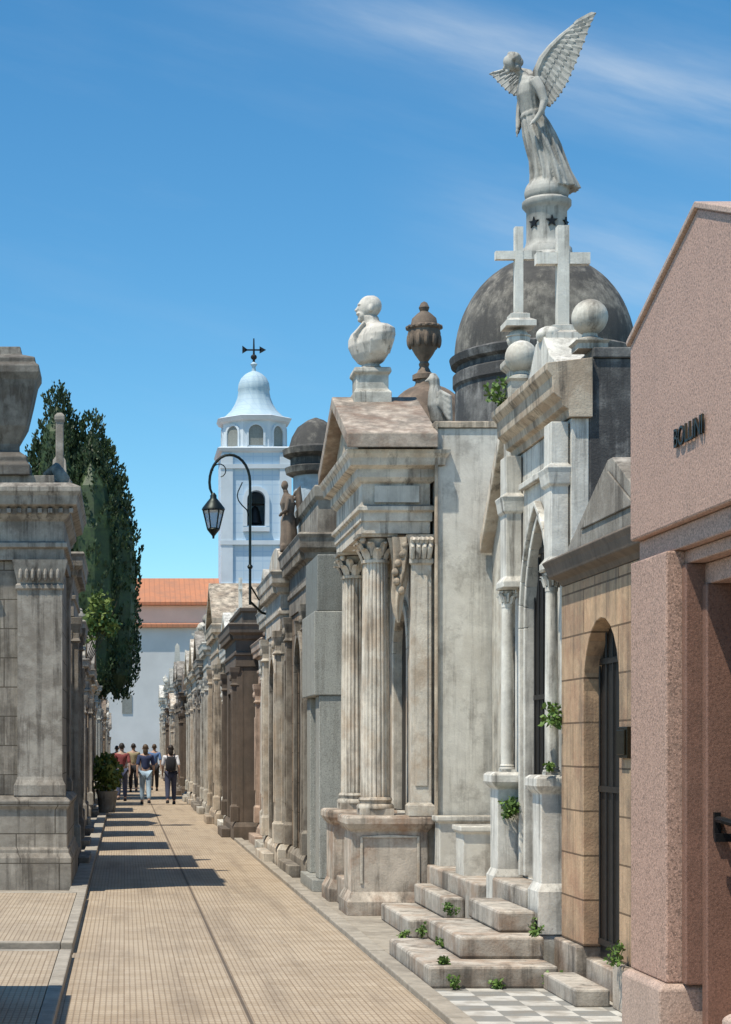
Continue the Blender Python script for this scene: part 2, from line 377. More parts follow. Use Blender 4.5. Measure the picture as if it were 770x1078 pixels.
def add_capital(b,x,y,z0,h,r,n=8):
    b.lathe(x,y,[(r*1.05,z0-.01),(r*1.08,z0+.02),(r*.9,z0+.03),(r*.95,z0+h*.6),(r*1.25,z0+h*.85)],24)
    for tier,(zz,L,off) in enumerate([(z0+.02,h*.42,0),(z0+h*.22,h*.5,.5)]):
        for k in range(n):
            a=2*pi*(k+off)/n; d=Vector((math.cos(a),math.sin(a),0)); e=Vector((-d.y,d.x,0)); w=r*.30
            pts=[(r*.95,0),(r*1.12,.5),(r*1.35,.9),(r*1.55,.98),(r*1.55,.85)]
            rs=[]
            for i,(q,t) in enumerate(pts):
                ww=w*(1,1.15,.95,.6,.3)[i]; c=Vector((x,y,zz+L*t))+d*q
                rs.append([tuple(c-e*ww),tuple(c+d*.02),tuple(c+e*ww),tuple(c-d*.03)])
            b.rings(rs)
    for k in range(4):
        a=pi/4+k*pi/2; b.ell((x+math.cos(a)*r*1.45,y+math.sin(a)*r*1.45,z0+h*.8),(r*.24,r*.24,r*.28),10,6)
    q=r*1.35; b.rect(x-q,x+q,y-q,y+q,[(-.01,z0+h*.88),(.01,z0+h*.9),(.02,z0+h)])
def add_door(b,x0,x1,y0,y1,z0,z1,side_n=5,th=.012):
    b.box(x0,x1,y0,y1,z0,z1)
    w=y1-y0
    for k in range(side_n+1):
        yy=y0+.03+(w-.06)*k/side_n; b.tube([(x0-th,yy,z0+.1),(x0-th,yy,z1-.05)],.008,6)
    for zz in (z0+.12,(z0+z1)/2,z1-.3): b.box(x0-th*1.6,x0-.002,y0+.01,y1-.01,zz-.02,zz+.02)

def gtomb(side,y0,y1,xf,depth,h,mat,trim,label,kind='round',top='gable',fin='cross',group=None,ww=None,detail=True,pil=True,dh=None,steps=True,th=None):
    yc=(y0+y1)/2; w=y1-y0; ww=ww or min(.95,w*.42)
    t=T('tomb',label,'tomb',(xf+side*depth/2,yc,0),group)
    nb=lambda:B(xf,side)
    he=h*.80; zs=(dh or he-.35-ww*.5) if kind!='flat' else (dh or he-.45)
    if kind=='gothic': zs=min(zs,he-.25-ww*.87)
    b=nb(); b.rect(-.0,depth,y0,y1,[(.06,0),(.06,.24),(.03,.3),(.01,.32)]); 
    if steps: b.box(-.22,-.061,yc-ww*.8,yc+ww*.8,0,.16)
    t.part('base',b,trim,bevel=.01)
    b=nb(); b.arch_wall('x',0,.12,y0,y1,.32,he,yc-ww/2,yc+ww/2,zs,kind); b.box(.122,depth,y0,y1,.32,he); t.part('wall',b,mat,bevel=.006)
    b=nb(); ap=arch_pts(0,ww,zs,kind); zt=ap[len(ap)//2][1]; add_door(b,.05,.09,yc-ww/2,yc+ww/2,.32,zt+.02); t.part('door',b,'door')
    b=nb(); b.arch_ring('x',-.04,.02,yc-ww/2,yc+ww/2,.33,zs,kind,.09)
    if kind!='flat': b.rect(-.06,-.0,yc-.06,yc+.06,[(0,zt+.03),(.01,zt+.18),(.02,zt+.22)])
    t.part('door_frame',b,trim,bevel=.006)
    if pil:
        for ya in (y0+.02,y1-.24):
            b=nb()
            b.rect(-.08,.01,ya,ya+.22,[(.03,.33),(.03,.6),(0,.64),(0,he-.35),(.03,he-.33),(.01,he-.29),(.01,he-.22),(.04,he-.1),(.05,he-.01)])
            if detail:
                for k in range(3): b.ell((-.10,ya+.04+.07*k,he-.2),(.03,.03,.06),8,6)
                b.rect(-.1,-.07,ya+.05,ya+.17,[(0,.9),(0,he-.6)])
            t.part('pilaster',b,trim,bevel=.005)
    b=nb(); k=h*.2
    b.rect(0,depth,y0,y1,[(.02,he),(.02,he+k*.25),(.045,he+k*.27),(.045,he+k*.33),(.02,he+k*.36),(.02,he+k*.6),(.06,he+k*.64),(.07,he+k*.72),(.14,he+k*.78),(.15,he+k*.92),(.17,he+k*.97),(.15,he+k)])
    if detail:
        m=max(5,int(w/.16))
        for i in range(m):
            yy=y0+.05+(w-.1)*(i+.5)/m; b.box(-.125,-.05,yy-.03,yy+.03,he+k*.63,he+k*.77)
    t.part('cornice',b,trim,bevel=.004)
    z=he+k; gh=th or w*.28
    b=nb(); dtop=0
    if top=='gable':
        b.prism('x',[(y0+.02,z),(y1-.02,z),(yc,z+gh)],.06,depth); t.part('pediment',b,mat,bevel=.005)
        b=nb()
        a,c=y0-.12,y1+.12
        b.prism('x',[(a,z-.002),(yc,z+gh),(c,z-.002),(c,z+.12),(yc,z+gh+.13),(a,z+.12)],-.14,depth*.98)
        t.part('roof',b,trim,bevel=.006); dtop=gh+.12
    elif top=='parapet':
        b.rect(.1,depth-.1,y0+.08,y1-.08,[(0,z),(0,z+gh*.5),(.04,z+gh*.55),(.05,z+gh*.7),(.03,z+gh*.72)]); t.part('roof',b,trim,bevel=.006); dtop=gh*.72
    elif top=='dome':
        r=min(w,depth)*.38; xc=depth/2
        b.lathe(xc,yc,[(r*1.05,z),(r*1.05,z+.35),(r*1.15,z+.38),(r*1.15,z+.46),(r,z+.48)]+[(r*math.cos(a*pi/18),z+.48+r*math.sin(a*pi/18)) for a in range(1,9)]+[(.03,z+.48+r)],32)
        t.part('roof',b,trim,smooth='auto'); dtop=.48+r
    elif top=='curve':
        pts=[(y0,z)]+[(yc-w*.4*math.cos(pi*i/12),z+.08+gh*math.sin(pi*i/12)) for i in range(13)]+[(y1,z)]
        b.prism('x',pts,.0,.3); b.box(.3,depth,y0+.1,y1-.1,z,z+gh*.4); t.part('pediment',b,trim,bevel=.01); dtop=gh+.06
    xc=.22 if top!='dome' else depth/2
    if fin:
        b=nb()
        if fin=='cross': add_cross(b,xc,yc,z+dtop-.03,.75,.06,R.choice('xy'))
        elif fin=='urn': add_urn(b,xc,yc,z+dtop-.02,.6,20,.75)
        elif fin=='orb': b.rect(xc-.12,xc+.12,yc-.12,yc+.12,[(.0,z+dtop-.1),(0,z+dtop+.1),(.03,z+dtop+.14)]); add_orb(b,xc,yc,z+dtop+.12,.15)
        elif fin=='obelisk': b.rect(xc-.14,xc+.14,yc-.14,yc+.14,[(.04,z+dtop-.1),(.04,z+dtop+.1),(0,z+dtop+.12),(-.05,z+dtop+1.0),(-.13,z+dtop+1.12)])
        t.part('finial',b,trim,smooth='auto')
    return t

# ------------------------------------------------------------ pink granite tomb
t=T('tomb','rose granite tomb with gabled top, recessed doorway and metal letters','tomb',(4.2,10.1,0))
X=3.05; yc=10.1
gab=lambda u:4.56-.33*abs(u-yc)
b=B(); 
b.prism('x',[(8.75,2.93),(11.45,2.93),(11.45,gab(11.45)),(yc,gab(yc)),(8.75,gab(8.75))],X,X+.45)
t.part('gable_wall',b,'pink',bevel=.012)
b=B()
b.prism('x',[(8.7,gab(8.7)),(yc,gab(yc)),(11.47,gab(11.47)),(11.47,gab(11.47)+.035),(yc,gab(yc)+.035),(8.7,gab(8.7)+.035)],X-.02,X+2.2)
t.part('roof',b,'pinkl',bevel=.006)
b=B()
b.prism('x',[(8.75,2.93),(11.45,2.93),(11.45,gab(11.45)-.01),(yc,gab(yc)-.01),(8.75,gab(8.75)-.01)],X+.452,X+2.1)
b.box(X+.9,X+2.1,8.75,11.45,0,2.928); t.part('wall',b,'pink',bevel=.01)
b=B(); b.box(X+.05,X+.46,8.77,11.43,2.80,2.928); b.box(X+.11,X+.46,9.3,11.0,2.722,2.798); b.box(X+.2,X+.9,9.3,11.0,2.60,2.72); t.part('lintel',b,'pink',bevel=.008)
t.parts('pier',[lambda b:b.box(X+.003,X+.9,10.70,11.45,.36,2.798),lambda b:b.box(X+.003,X+.9,8.75,9.5,.36,2.798)],'pink',bevel=.01)
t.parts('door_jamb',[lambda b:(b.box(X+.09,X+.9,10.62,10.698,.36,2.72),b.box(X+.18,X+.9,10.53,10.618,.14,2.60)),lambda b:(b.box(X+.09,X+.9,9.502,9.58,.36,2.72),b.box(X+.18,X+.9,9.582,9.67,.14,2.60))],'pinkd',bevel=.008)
t.parts('base',[lambda b:b.rect(X-.05,X+.9,10.66,11.46,[(0,0),(0,.33),(-.03,.358)]),lambda b:b.rect(X-.05,X+.9,8.7,9.54,[(0,0),(0,.33),(-.03,.358)])],'pinkl',bevel=.012)
b=B(); b.box(X-.0,X+.9,9.545,10.655,0,.138); t.part('threshold',b,'pinkl',bevel=.01)
b=B(); b.box(X+.62,X+.68,9.672,10.528,.14,2.598); dr=t.part('door',b,'door')
b=B(); b.box(X+.215,X+.25,10.50,10.529,1.19,1.33); b.tube([(X+.232,10.5,1.29),(X+.232,10.40,1.29),(X+.29,10.38,1.27),(X+.47,10.38,1.27)],.02,8); b.box(X+.20,X+.36,10.44,10.47,1.17,1.215); t.part('handle',b,'iron',parent=dr)
cu=bpy.data.curves.new('lettering','FONT'); cu.body='BOLLINI'; cu.size=.15; cu.extrude=.006; cu.space_character=.98; cu.align_x='CENTER'
to=bpy.data.objects.new('tmp',cu); COL.objects.link(to); dg=bpy.context.evaluated_depsgraph_get(); dg.update()
me=bpy.data.meshes.new_from_object(to.evaluated_get(dg)); bpy.data.objects.remove(to)
me.transform(Matrix.Translation((X-.014-t.o[0],10.22-t.o[1],3.34))@Matrix(((0,0,-1,0),(-1,0,0,0),(0,1,0,0),(0,0,0,1))))
t.part('lettering',me,'plaque',label='small dark metal name letters')

# ------------------------------------------------------------ tan ashlar tomb
t=T('tomb','tan ashlar tomb with arched doorway and grey pointed block','tomb',(4.1,12.7,0)); X=3.2
b=B(); b.arch_wall('x',X,X+.16,11.5,13.9,.3,2.86,12.28,13.24,2.08,'round'); b.box(X+.162,X+1.9,11.5,13.9,.3,2.86); t.part('wall',b,'tan',bevel=.006)
b=B(); b.box(X-.05,X+1.9,11.49,12.26,0,.298); b.box(X-.05,X+1.9,13.26,13.92,0,.298); b.box(X+.02,X+1.9,12.265,13.255,0,.22); t.part('base',b,'rose',bevel=.012)
b=B(); b.box(X-.28,X-.052,12.3,13.25,0,.12); t.part('step',b,'step',bevel=.015)
b=B(); add_door(b,X+.12,X+.15,12.28,13.24,.22,2.58); t.part('door',b,'door')
b=B(); b.rect(X,X+1.9,11.5,13.9,[(.0,2.862),(.02,2.90),(.08,2.93),(.1,3.0),(.12,3.04),(.09,3.06)]); t.part('cornice',b,'darkb',bevel=.006)
b=B(); b.prism('x',[(11.65,3.06),(13.62,3.06),(13.62,3.12),(12.5,3.58),(12.38,3.58),(11.65,3.22)],X-.02,X+.42); b.prism('x',[(11.8,3.2),(13.2,3.2),(12.45,3.5)],X-.035,X-.021); t.part('pediment',b,'leftc',bevel=.012)
b=B(); b.box(X-.03,X-.001,11.98,12.2,1.62,1.82); b.box(X-.045,X-.03,12.0,12.18,1.64,1.80); t.part('plaque',b,'plaque',bevel=.004)
# ------------------------------------------------------------ white gothic tomb
t=T('tomb','weathered white marble tomb with pointed arch doorway and colonnettes','tomb',(3.8,15.0,0)); X=3.30
DA,DB=14.56,15.52; YF=16.04
b=B(); b.arch_wall('x',X,X+.13,14.02,YF,.3,4.12,DA,DB,2.66,'gothic',zb=.62); t.part('wall',b,'gothic',bevel=.006)
b=B(); b.box(X+.132,X+1.2,14.02,YF,.3,4.56); b.box(X+.16,X+1.22,14.0,YF+.02,4.562,4.64); t.part('side_wall',b,'darkwall',bevel=.01)
b=B(); add_door(b,X+.06,X+.11,DA,DB,.62,3.56,6); t.part('door',b,'door')
b=B(); b.arch_ring('x',X-.03,X+.01,DA,DB,.63,2.66,'gothic',.06); b.arch_ring('x',X-.06,X-.002,DA-.06,DB+.06,.63,2.66,'gothic',.045)
t.part('door_frame',b,'gothic',bevel=.008)
for ya,yb in ((14.03,14.33),(15.68,15.98)):
    b=B()
    b.rect(X-.22,X-.01,ya,yb,[(.03,.3),(.03,.62),(0,.68),(0,1.34),(.03,1.37),(.05,1.40),(.05,1.46),(.02,1.48)])
    b.rect(X-.215,X-.012,ya,yb,[(.02,0),(.02,.299)])
    t.part('pedestal',b,'gothic',bevel=.008)
for yy in (14.18,15.83):
    b=B(); add_column(b,X-.11,yy,1.48,2.86,.05,False); add_capital(b,X-.11,yy,2.86,.15,.045,6)
    t.part('column',b,'gothic',smooth='auto')
for ya,yb in ((14.06,14.30),(15.72,15.96)):
    b=B(); b.rect(X-.14,X-.01,ya,yb,[(.03,3.01),(.03,3.06),(0,3.1),(0,3.62),(.02,3.64),(.03,3.72),(.04,3.76),(.0,3.79),(0,4.10)])
    t.part('pilaster',b,'gothic',bevel=.006)
b=B(); b.box(X-.05,X-.002,14.36,15.66,3.80,3.85); t.part('carved_moulding',b,'gothic',bevel=.006)
b=B(); P=[(X+.15,4.121),(X-.02,4.121),(X-.03,4.18),(X-.07,4.2),(X-.08,4.25),(X-.14,4.3),(X-.15,4.42),(X-.19,4.47),(X-.19,4.52),(X+.15,4.56)]
b.prism('y',P,13.98,YF+.04)
t.part('cornice',b,'cream',bevel=.005)
b=B(); b.prism('x',[(14.3,4.57),(15.7,4.57),(15.35,4.72),(15.15,4.9),(14.85,4.9),(14.65,4.72)],X-.02,X+.25); t.part('crest',b,'gothic',bevel=.01)
b=B(); add_cross(b,X+.16,15.0,4.88,.92,.075,'x')
b.ell((X+.04,14.95,4.93),(.10,.12,.07),12,8); b.ell((X+.28,15.0,4.93),(.08,.1,.06),12,8)
t.part('cross',b,'gothic',smooth='auto')
b=B(); b.rect(X+.06,X+.28,14.05,14.27,[(0,4.64),(0,4.68),(.02,4.70)]); add_orb(b,X+.17,14.16,4.69,.135); t.part('finial',b,'white2',smooth='auto')
b=B(); b.rect(X-.1,X+.12,15.72,15.95,[(0,4.57),(0,4.72),(.02,4.74)]); add_orb(b,X+.01,15.84,4.74,.135); t.part('finial',b,'white2',smooth='auto')
b=B(); b.box(X-.02,X-.001,15.56,15.66,1.85,2.1); t.part('plaque',b,'plaque')
b=B(); b.box(2.12,3.03,13.25,15.2,.0,.16); t.part('step',b,'step',bevel=.02)
b=B(); b.box(2.42,3.03,13.7,15.22,.162,.32); t.part('step',b,'step',bevel=.02)
b=B(); b.box(2.76,3.03,14.0,15.24,.322,.48); t.part('step',b,'step',bevel=.02)
b=B(); b.box(3.032,3.30,14.36,15.66,.0,.615); t.part('threshold',b,'step',bevel=.02)

t=T('stone_cross','slender pale stone cross on a carved shaft above a tomb','cross',(3.58,17.3,4.3))
b=B(); b.rect(3.48,3.70,17.18,17.42,[(.0,4.3),(.0,4.75),(-.02,4.8),(-.02,5.10),(.03,5.15),(.03,5.2),(0,5.22)]); t.part('shaft',b,'white2',bevel=.01)
b=B(); add_urn(b,3.59,17.3,5.2,.34,20,.85); add_cross(b,3.59,17.3,5.5,.92,.062,'x'); t.part('cross',b,'gothic',smooth='auto')

# ------------------------------------------------------------ recessed gabled tomb
t=T('tomb','small recessed grey tomb with steep gable behind short pedestals','tomb',(4.4,17.5,0)); X=3.65
gb=lambda u:4.78-.95*abs(u-17.65)
b=B(); b.arch_wall('x',X,X+.2,16.12,18.84,.55,gb,17.2,18.1,2.5,'gothic'); b.box(X+.202,X+1.2,16.12,18.83,.55,3.3); t.part('wall',b,'white2',bevel=.006)
b=B(); b.prism('x',[(16.1,gb(16.1)-.02),(17.65,4.78),(18.86,gb(18.86)-.02),(18.86,gb(18.86)+.13),(17.65,4.93),(16.1,gb(16.1)+.13)],X-.12,X+1.2)
t.part('roof',b,'white',bevel=.01)
b=B(); add_door(b,X+.08,X+.12,17.2,18.1,.55,3.25); t.part('door',b,'door')
b=B(); b.box(3.0,X+1.2,16.12,18.84,0,.52); t.part('base',b,'step',bevel=.015)
t.parts('step',[lambda b:b.box(2.5,2.998,16.7,18.5,0,.17),lambda b:b.box(2.82,2.996,16.72,18.48,.172,.36)],'step',bevel=.02)
b=B(); b.rect(3.07,3.42,17.2,17.6,[(.02,.18),(.02,.25),(0,.27),(0,.9),(.03,.92),(.03,.97)]); b.box(3.04,3.45,17.17,17.63,0,.179); t.part('pedestal',b,'slab',bevel=.01)
b=B(); b.rect(3.08,3.62,18.56,18.82,[(.0,.3),(0,.94),(.03,.96),(.03,1.01)]); t.part('pedestal',b,'slab',bevel=.01)

# ------------------------------------------------------------ temple tomb with fluted columns
t=T('tomb','marble temple tomb with fluted columns and mottled gabled roof','tomb',(2.95,20.1,0))
def ped(b,x0,x1,y0,y1): b.rect(x0,x1,y0,y1,[(.05,0),(.05,.14),(.01,.22),(0,.24),(0,.84),(.03,.87),(.06,.92),(.06,.98),(.04,1.0)])
t.parts('pedestal',[lambda b:ped(b,2.27,3.03,18.95,19.62),lambda b:ped(b,2.27,3.03,20.65,21.32)],'rose',bevel=.008)
b=B(); b.box(2.3,3.04,19.69,20.58,0,.3); b.box(2.55,3.04,19.69,20.58,.302,.5); t.part('step',b,'step',bevel=.015)
b=B(); b.arch_ring('y',18.938,18.949,2.38,2.92,.32,.78,'flat',.0+.03); t.part('panel',b,'white',bevel=.004)
for yy in (19.22,21.0):
    b=B(); add_column(b,2.54,yy,1.0,3.55,.145); c=t.part('column',b,'white',smooth='auto',label='fluted marble column with brown staining')
    b=B(); add_capital(b,2.54,yy,3.55,.27,.135,8); t.part('capital',b,'white',parent=c,smooth='auto')
b=B()
b.arch_wall('x',2.96,3.14,19.0,21.35,1.002,3.81,19.7,20.65,2.7,'round'); b.box(2.96,3.14,19.0,21.35,.0,1.0); t.part('wall',b,'white',bevel=.006)
b=B(); b.box(3.02,3.05,19.7,20.65,1.0,3.2); t.part('door',b,'door')
b=B(); b.arch_ring('x',2.92,2.965,19.7,20.65,1.01,2.7,'round',.1); t.part('door_frame',b,'white',bevel=.008)
for ya,yb in((18.93,19.12),(21.2,21.36)):
    b=B(); b.rect(2.86,3.06,ya,yb,[(.03,1.0),(.03,1.1),(0,1.13),(0,3.5),(.02,3.52),(.02,3.56),(0,3.58),(.03,3.72),(.05,3.8)])
    if ya<20:
        b.box(2.90,3.02,18.92,18.932,1.3,3.4)
        for k in range(4): b.tube([(2.87+.055*k,18.92,3.57),(2.867+.057*k,18.88,3.66),(2.865+.06*k,18.86,3.70),(2.865+.06*k,18.85,3.67)],[.028,.032,.023,.01],8); 
        for k in range(5): b.tube([(2.865+.045*k,18.92,3.66),(2.865+.045*k,18.86,3.76),(2.865+.045*k,18.85,3.73)],[.024,.028,.01],8)
    t.part('pilaster',b,'white',smooth='auto')
b=B() # hanging carved drapery
rs=[]
for k in range(9):
    f=k/8; r=.085*(1-f)**.6+.012; zz=3.78-.85*f; cx_=2.75+.02*math.sin(f*6)
    rs.append([(cx_+r*(1+.28*math.sin(5*a+f*5))*math.cos(a),19.0+r*(1+.28*math.sin(5*a+f*5))*.8*math.sin(a),zz) for a in [2*pi*j/30 for j in range(30)]])
b.rings(rs)
for k in range(6): b.ell((2.75+.05*math.cos(k),18.94,3.7-.09*k),(.035,.03,.04),8,6)
t.part('carved_drapery',b,'cream',smooth='auto')
b=B(); b.rect(2.38,3.06,19.0,21.3,[(0,3.821),(0,3.94),(.02,3.945),(.02,4.03),(.05,4.05),(.05,4.09),(0,4.11),(0,4.32),(.03,4.34),(.06,4.38),(.06,4.46),(.13,4.49),(.14,4.56),(.17,4.6),(.18,4.64)])
t.part('entablature',b,'white',bevel=.004)
b=B(); b.box(2.50,2.95,18.975,18.998,4.13,4.3); t.part('panel',b,'slab',bevel=.004)
b=B(); b.prism('x',[(18.95,4.64),(21.35,4.64),(20.15,5.24)],2.34,3.06); t.part('pediment',b,'cream',bevel=.006)
b=B()
b.prism('x',[(18.74,4.642),(20.15,5.26),(21.56,4.642),(21.56,4.79),(20.15,5.40),(18.74,4.79)],2.20,3.1)
t.part('roof',b,'roofst',bevel=.012)
b=B(); b.box(3.1,3.72,18.9,21.4,0,4.86); t.part('side_wall',b,'slab',bevel=.01,label='smooth white rendered side wall with grey stains')
b=B(); b.rect(3.1,3.74,18.9,21.4,[(.02,4.862),(.02,4.92),(0,4.93)]); b.box(3.085,3.115,18.86,18.9,1.0,4.9); t.part('coping',b,'cream',bevel=.006)
b=B(); b.rect(2.44,2.78,19.97,20.33,[(.03,5.2),(.03,5.42),(0,5.45),(0,5.6),(.03,5.63),(.02,5.68)]); t.part('bust_pedestal',b,'white2',bevel=.01)

# bust
o=(2.61,20.12,5.67); b=B(); x,y,z=o
def sring(rx,ry,zz,sx,sy=0,rot=.45,n=40):
    out=[]
    for k in range(n):
        a=2*pi*k/n; u=rx*math.cos(a); v=ry*math.copysign(abs(math.sin(a))**.8,math.sin(a))
        out.append((x+sx+u*math.cos(rot)-v*math.sin(rot),y+sy+u*math.sin(rot)+v*math.cos(rot),z+zz))
    return out
b.rings([sring(*q) for q in ((.09,.10,0,.0),(.10,.12,.04,.0),(.08,.09,.06,0),(.12,.16,.09,0),(.155,.25,.17,.0),(.18,.32,.27,.0),(.18,.345,.35,.01),(.165,.33,.41,.02),(.13,.24,.46,.02),(.095,.13,.49,.01),(.088,.098,.52,.0),(.085,.09,.57,-.01))])
hx=x-.03; hz=z+.655
b.ell((hx+.01,y,hz+.01),(.115,.092,.132),24,18); b.ell((hx+.04,y,hz+.03),(.108,.098,.113),20,12)
b.ell((hx-.055,y,hz-.07),(.055,.062,.065),14,10); b.ell((hx-.075,y,hz-.115),(.036,.04,.03),10,8)
b.tube([(hx-.095,y,hz+.03),(hx-.126,y,hz-.018),(hx-.108,y,hz-.03)],[.012,.019,.014],8)
b.ell((hx-.098,y,hz-.052),(.028,.05,.016),12,8); b.ell((hx-.092,y,hz+.045),(.02,.055,.013),12,8)
for s_ in(-1,1): b.ell((hx+.02,y+s_*.093,hz-.01),(.026,.018,.04),10,8)
for s_ in (-1,1): b.tube([(x-.08,y-.10+.03*s_,z+.49),(x-.16+.02*s_,y-.08,z+.37),(x-.15,y-.05+.02*s_,z+.2)],[.02,.024,.012],6)
for k in range(6): b.tube([(x+.02+k*.035,y-.16-.02*k,z+.43-.02*k),(x-.02+k*.045,y-.26,z+.29),(x-.03+k*.04,y-.2,z+.14)],[.011,.017,.008],6)
solo('bust',sculpt(b,.0085,'bust',o),'bustm','weathered marble bust of a balding man in profile','statue',o,smooth=True)

o=(3.30,20.0,4.93); x,y,z=o; b=B()
b.rect(x-.13,x+.13,y-.13,y+.13,[(0,z),(0,z+.06),(-.03,z+.08)])
b.rings([[(x+cx+rx*math.cos(a),y+ry*math.sin(a),z+zz) for a in [2*pi*k/16 for k in range(16)]] for cx,rx,ry,zz in ((.05,.05,.06,.05),(.03,.10,.09,.18),(0,.11,.10,.35),(-.02,.08,.08,.48),(-.03,.055,.055,.56),(-.04,.06,.06,.63),(-.05,.03,.03,.69))])
b.tube([(x-.08,y,z+.63),(x-.14,y,z+.60)],[.03,.008],6)
for s_ in(-1,1):
    for k in range(5): b.tube([(x+.0,y+s_*.1,z+.48-.03*k),(x+.1,y+s_*.15,z+.42-.06*k),(x+.13,y+s_*.13,z+.2-.03*k)],[.03,.028,.008],6)
solo('eagle_statue',sculpt(b,.011,'eagle_statue',o,1),'statue','grey stone eagle with folded wings on a tomb wall','statue',o,smooth=True)

# ------------------------------------------------------------ dome tomb
cx,cy=4.93,22.3
t=T('domed_mausoleum','tall domed mausoleum with soot blackened dome','mausoleum',(cx,cy,0))
b=B(); b.box(3.9,5.98,21.45,23.4,0,5.0); t.part('wall',b,'darkwall',bevel=.02)
b=B(); b.lathe(cx,cy,[(1.03,4.9),(1.03,5.9),(1.06,5.93),(1.06,6.05),(1.02,6.08),(1.02,6.14),(1.08,6.17),(1.10,6.25),(1.05,6.28)],64); t.part('drum',b,'darkwall',smooth='auto')
b=B(); r=1.04; H=1.16; b.lathe(cx,cy,[(r*math.cos(a*pi/36)**.95 if a<18 else .05,6.27+H*math.sin(a*pi/36)) for a in range(0,18)],64); t.part('dome',b,'dome',smooth='auto')
b=B(); b.lathe(cx+.03,cy,[(.36,7.28),(.36,7.40),(.30,7.45),(.29,7.52),(.25,7.56),(.235,7.62),(.235,7.97),(.26,8.0),(.285,8.03),(.285,8.08),(.25,8.11)],40); dp=t.part('statue_pedestal',b,'statue',smooth='auto')
for a in (-140,-88,-36):
    b=B()
    aa=rad(a); c=Vector((cx+.03+.238*math.cos(aa),cy+.238*math.sin(aa),7.80)); e=Vector((-math.sin(aa),math.cos(aa),0)); d=Vector((math.cos(aa),math.sin(aa),0))
    pts=[]
    for k in range(10):
        rr=.07 if k%2==0 else .028; th=pi/2+k*pi/5; pts.append((rr*math.cos(th),rr*math.sin(th)))
    i0=[b.v(*(c+e*u+Vector((0,0,w))+d*.012)) for u,w in pts]; i1=[b.v(*(c+e*u+Vector((0,0,w))-d*.03)) for u,w in pts]
    b.F.append(i0); b.F.append(i1[::-1])
    for k in range(10): b.F.append([i0[k],i0[(k+1)%10],i1[(k+1)%10],i1[k]])
    t.part('star_emblem',b,'iron',parent=dp)

# angel
o=(cx+.03,cy,8.09); ax,ay,az=o; t=T('angel_statue','grey stone angel with raised wings, bowed head and flowing robe','statue',o)
b=B()
b.ell((ax+.0,ay,az+.10),(.26,.26,.2),24,14); b.ell((ax+.1,ay+.02,az+.2),(.17,.2,.14),20,12)
sec=[(.10,.27,.24,.13),(.085,.255,.24,.2),(.055,.225,.23,.32),(.01,.20,.22,.48),(-.04,.19,.205,.64),(-.085,.18,.19,.78),(-.13,.155,.17,.92),(-.165,.122,.145,1.02),(-.185,.13,.16,1.12),(-.205,.145,.185,1.24),(-.20,.14,.20,1.34),(-.21,.11,.17,1.41),(-.255,.07,.085,1.46),(-.31,.052,.058,1.51),(-.36,.048,.05,1.56)]
def interp(sec,n):
    out=[]
    for i in range(len(sec)-1):
        for k in range(n):
            f=k/n; out.append(tuple(a+(c-a)*f for a,c in zip(sec[i],sec[i+1])))
    return out+[sec[-1]]
rs=[]
for c,rx,ry,zz in interp(sec,4):
    am=.13*max(0,min(1,(1.35-zz)/.7)); ring=[]
    for k in range(120):
        a=2*pi*k/120; f=1+am*(abs(math.sin(5.5*a+2.2*zz))*1.2-.6)+am*.5*math.sin(19*a-3*zz+1)
        ring.append((ax+c+rx*f*math.cos(a),ay+ry*f*math.sin(a),az+zz))
    rs.append(ring)
b.rings(rs)
b.rings([[(ax+px_+.05*s_*math.cos(a),ay+.13*math.sin(a),az+zz) for a in [2*pi*k/12 for k in range(12)]] for px_,zz,s_ in ((.29,.12,.7),(.25,.25,1.1),(.19,.42,1.1),(.12,.62,1.),(.05,.8,.5))])
for k in range(8):
    yy=ay-.22+.04*k; b.tube([(ax-.20+.02*k,yy+.03,az+.95),(ax-.09+.03*k,yy-.0,az+.70),(ax+.06+.02*k,yy-.01,az+.37),(ax+.19+.01*k,yy,az+.12)],[.008,.018,.022,.015],6)
b.rings([[(ax-.165+.14*math.cos(a),ay+.16*math.sin(a),az+zz+.015*math.cos(a)) for a in [2*pi*k/24 for k in range(24)]] for zz in (.99,1.03)])
h=Vector((ax-.425,ay-.02,az+1.615)); rt=Matrix.Rotation(rad(-38),3,'Y')
b.ell(h,(.082,.073,.104),20,14,rt); b.ell(h+Vector((.035,0,.045)),(.09,.086,.085),20,12); b.ell(h+Vector((.10,0,.01)),(.05,.055,.055),12,8)
b.tube([h+Vector((-.075,0,-.02)),h+Vector((-.09,0,-.068)),h+Vector((-.068,0,-.072))],[.009,.015,.012],6)
b.ell(h+Vector((-.042,0,-.098)),(.028,.032,.028),10,8)
for k in range(14): a=k*pi/13; b.ell((h.x+.02+.04*math.sin(a*3),h.y+.08*math.cos(a),h.z+.08*math.sin(a)+.03),(.026,.024,.026),8,6)
for k in range(6): b.ell((h.x+.06+.018*(k%3),h.y-.06+.02*k,h.z-.06-.01*(k%2)),(.026,.026,.03),8,6)
def hand(b,p,d,s=.05):
    d=Vector(d).normalized(); e=d.cross(Vector((0,1,.2))).normalized(); f=e.cross(d)
    b.ell(tuple(Vector(p)+d*s*.5),(s*.5,s*.45,s*.55),10,8)
    for k in range(4):
        q=Vector(p)+d*s*.9+f*(k-1.5)*s*.25; L=(.8,.95,.9,.7)[k]*s; b.tube([q,q+d*L*.5+e*.004,q+d*L+e*s*.25],[s*.13,s*.12,s*.09],6)
    q=Vector(p)+d*s*.3+f*s*.45; b.tube([q,q+d*s*.4+f*s*.2,q+d*s*.75+f*s*.15],[s*.15,s*.14,s*.1],6)
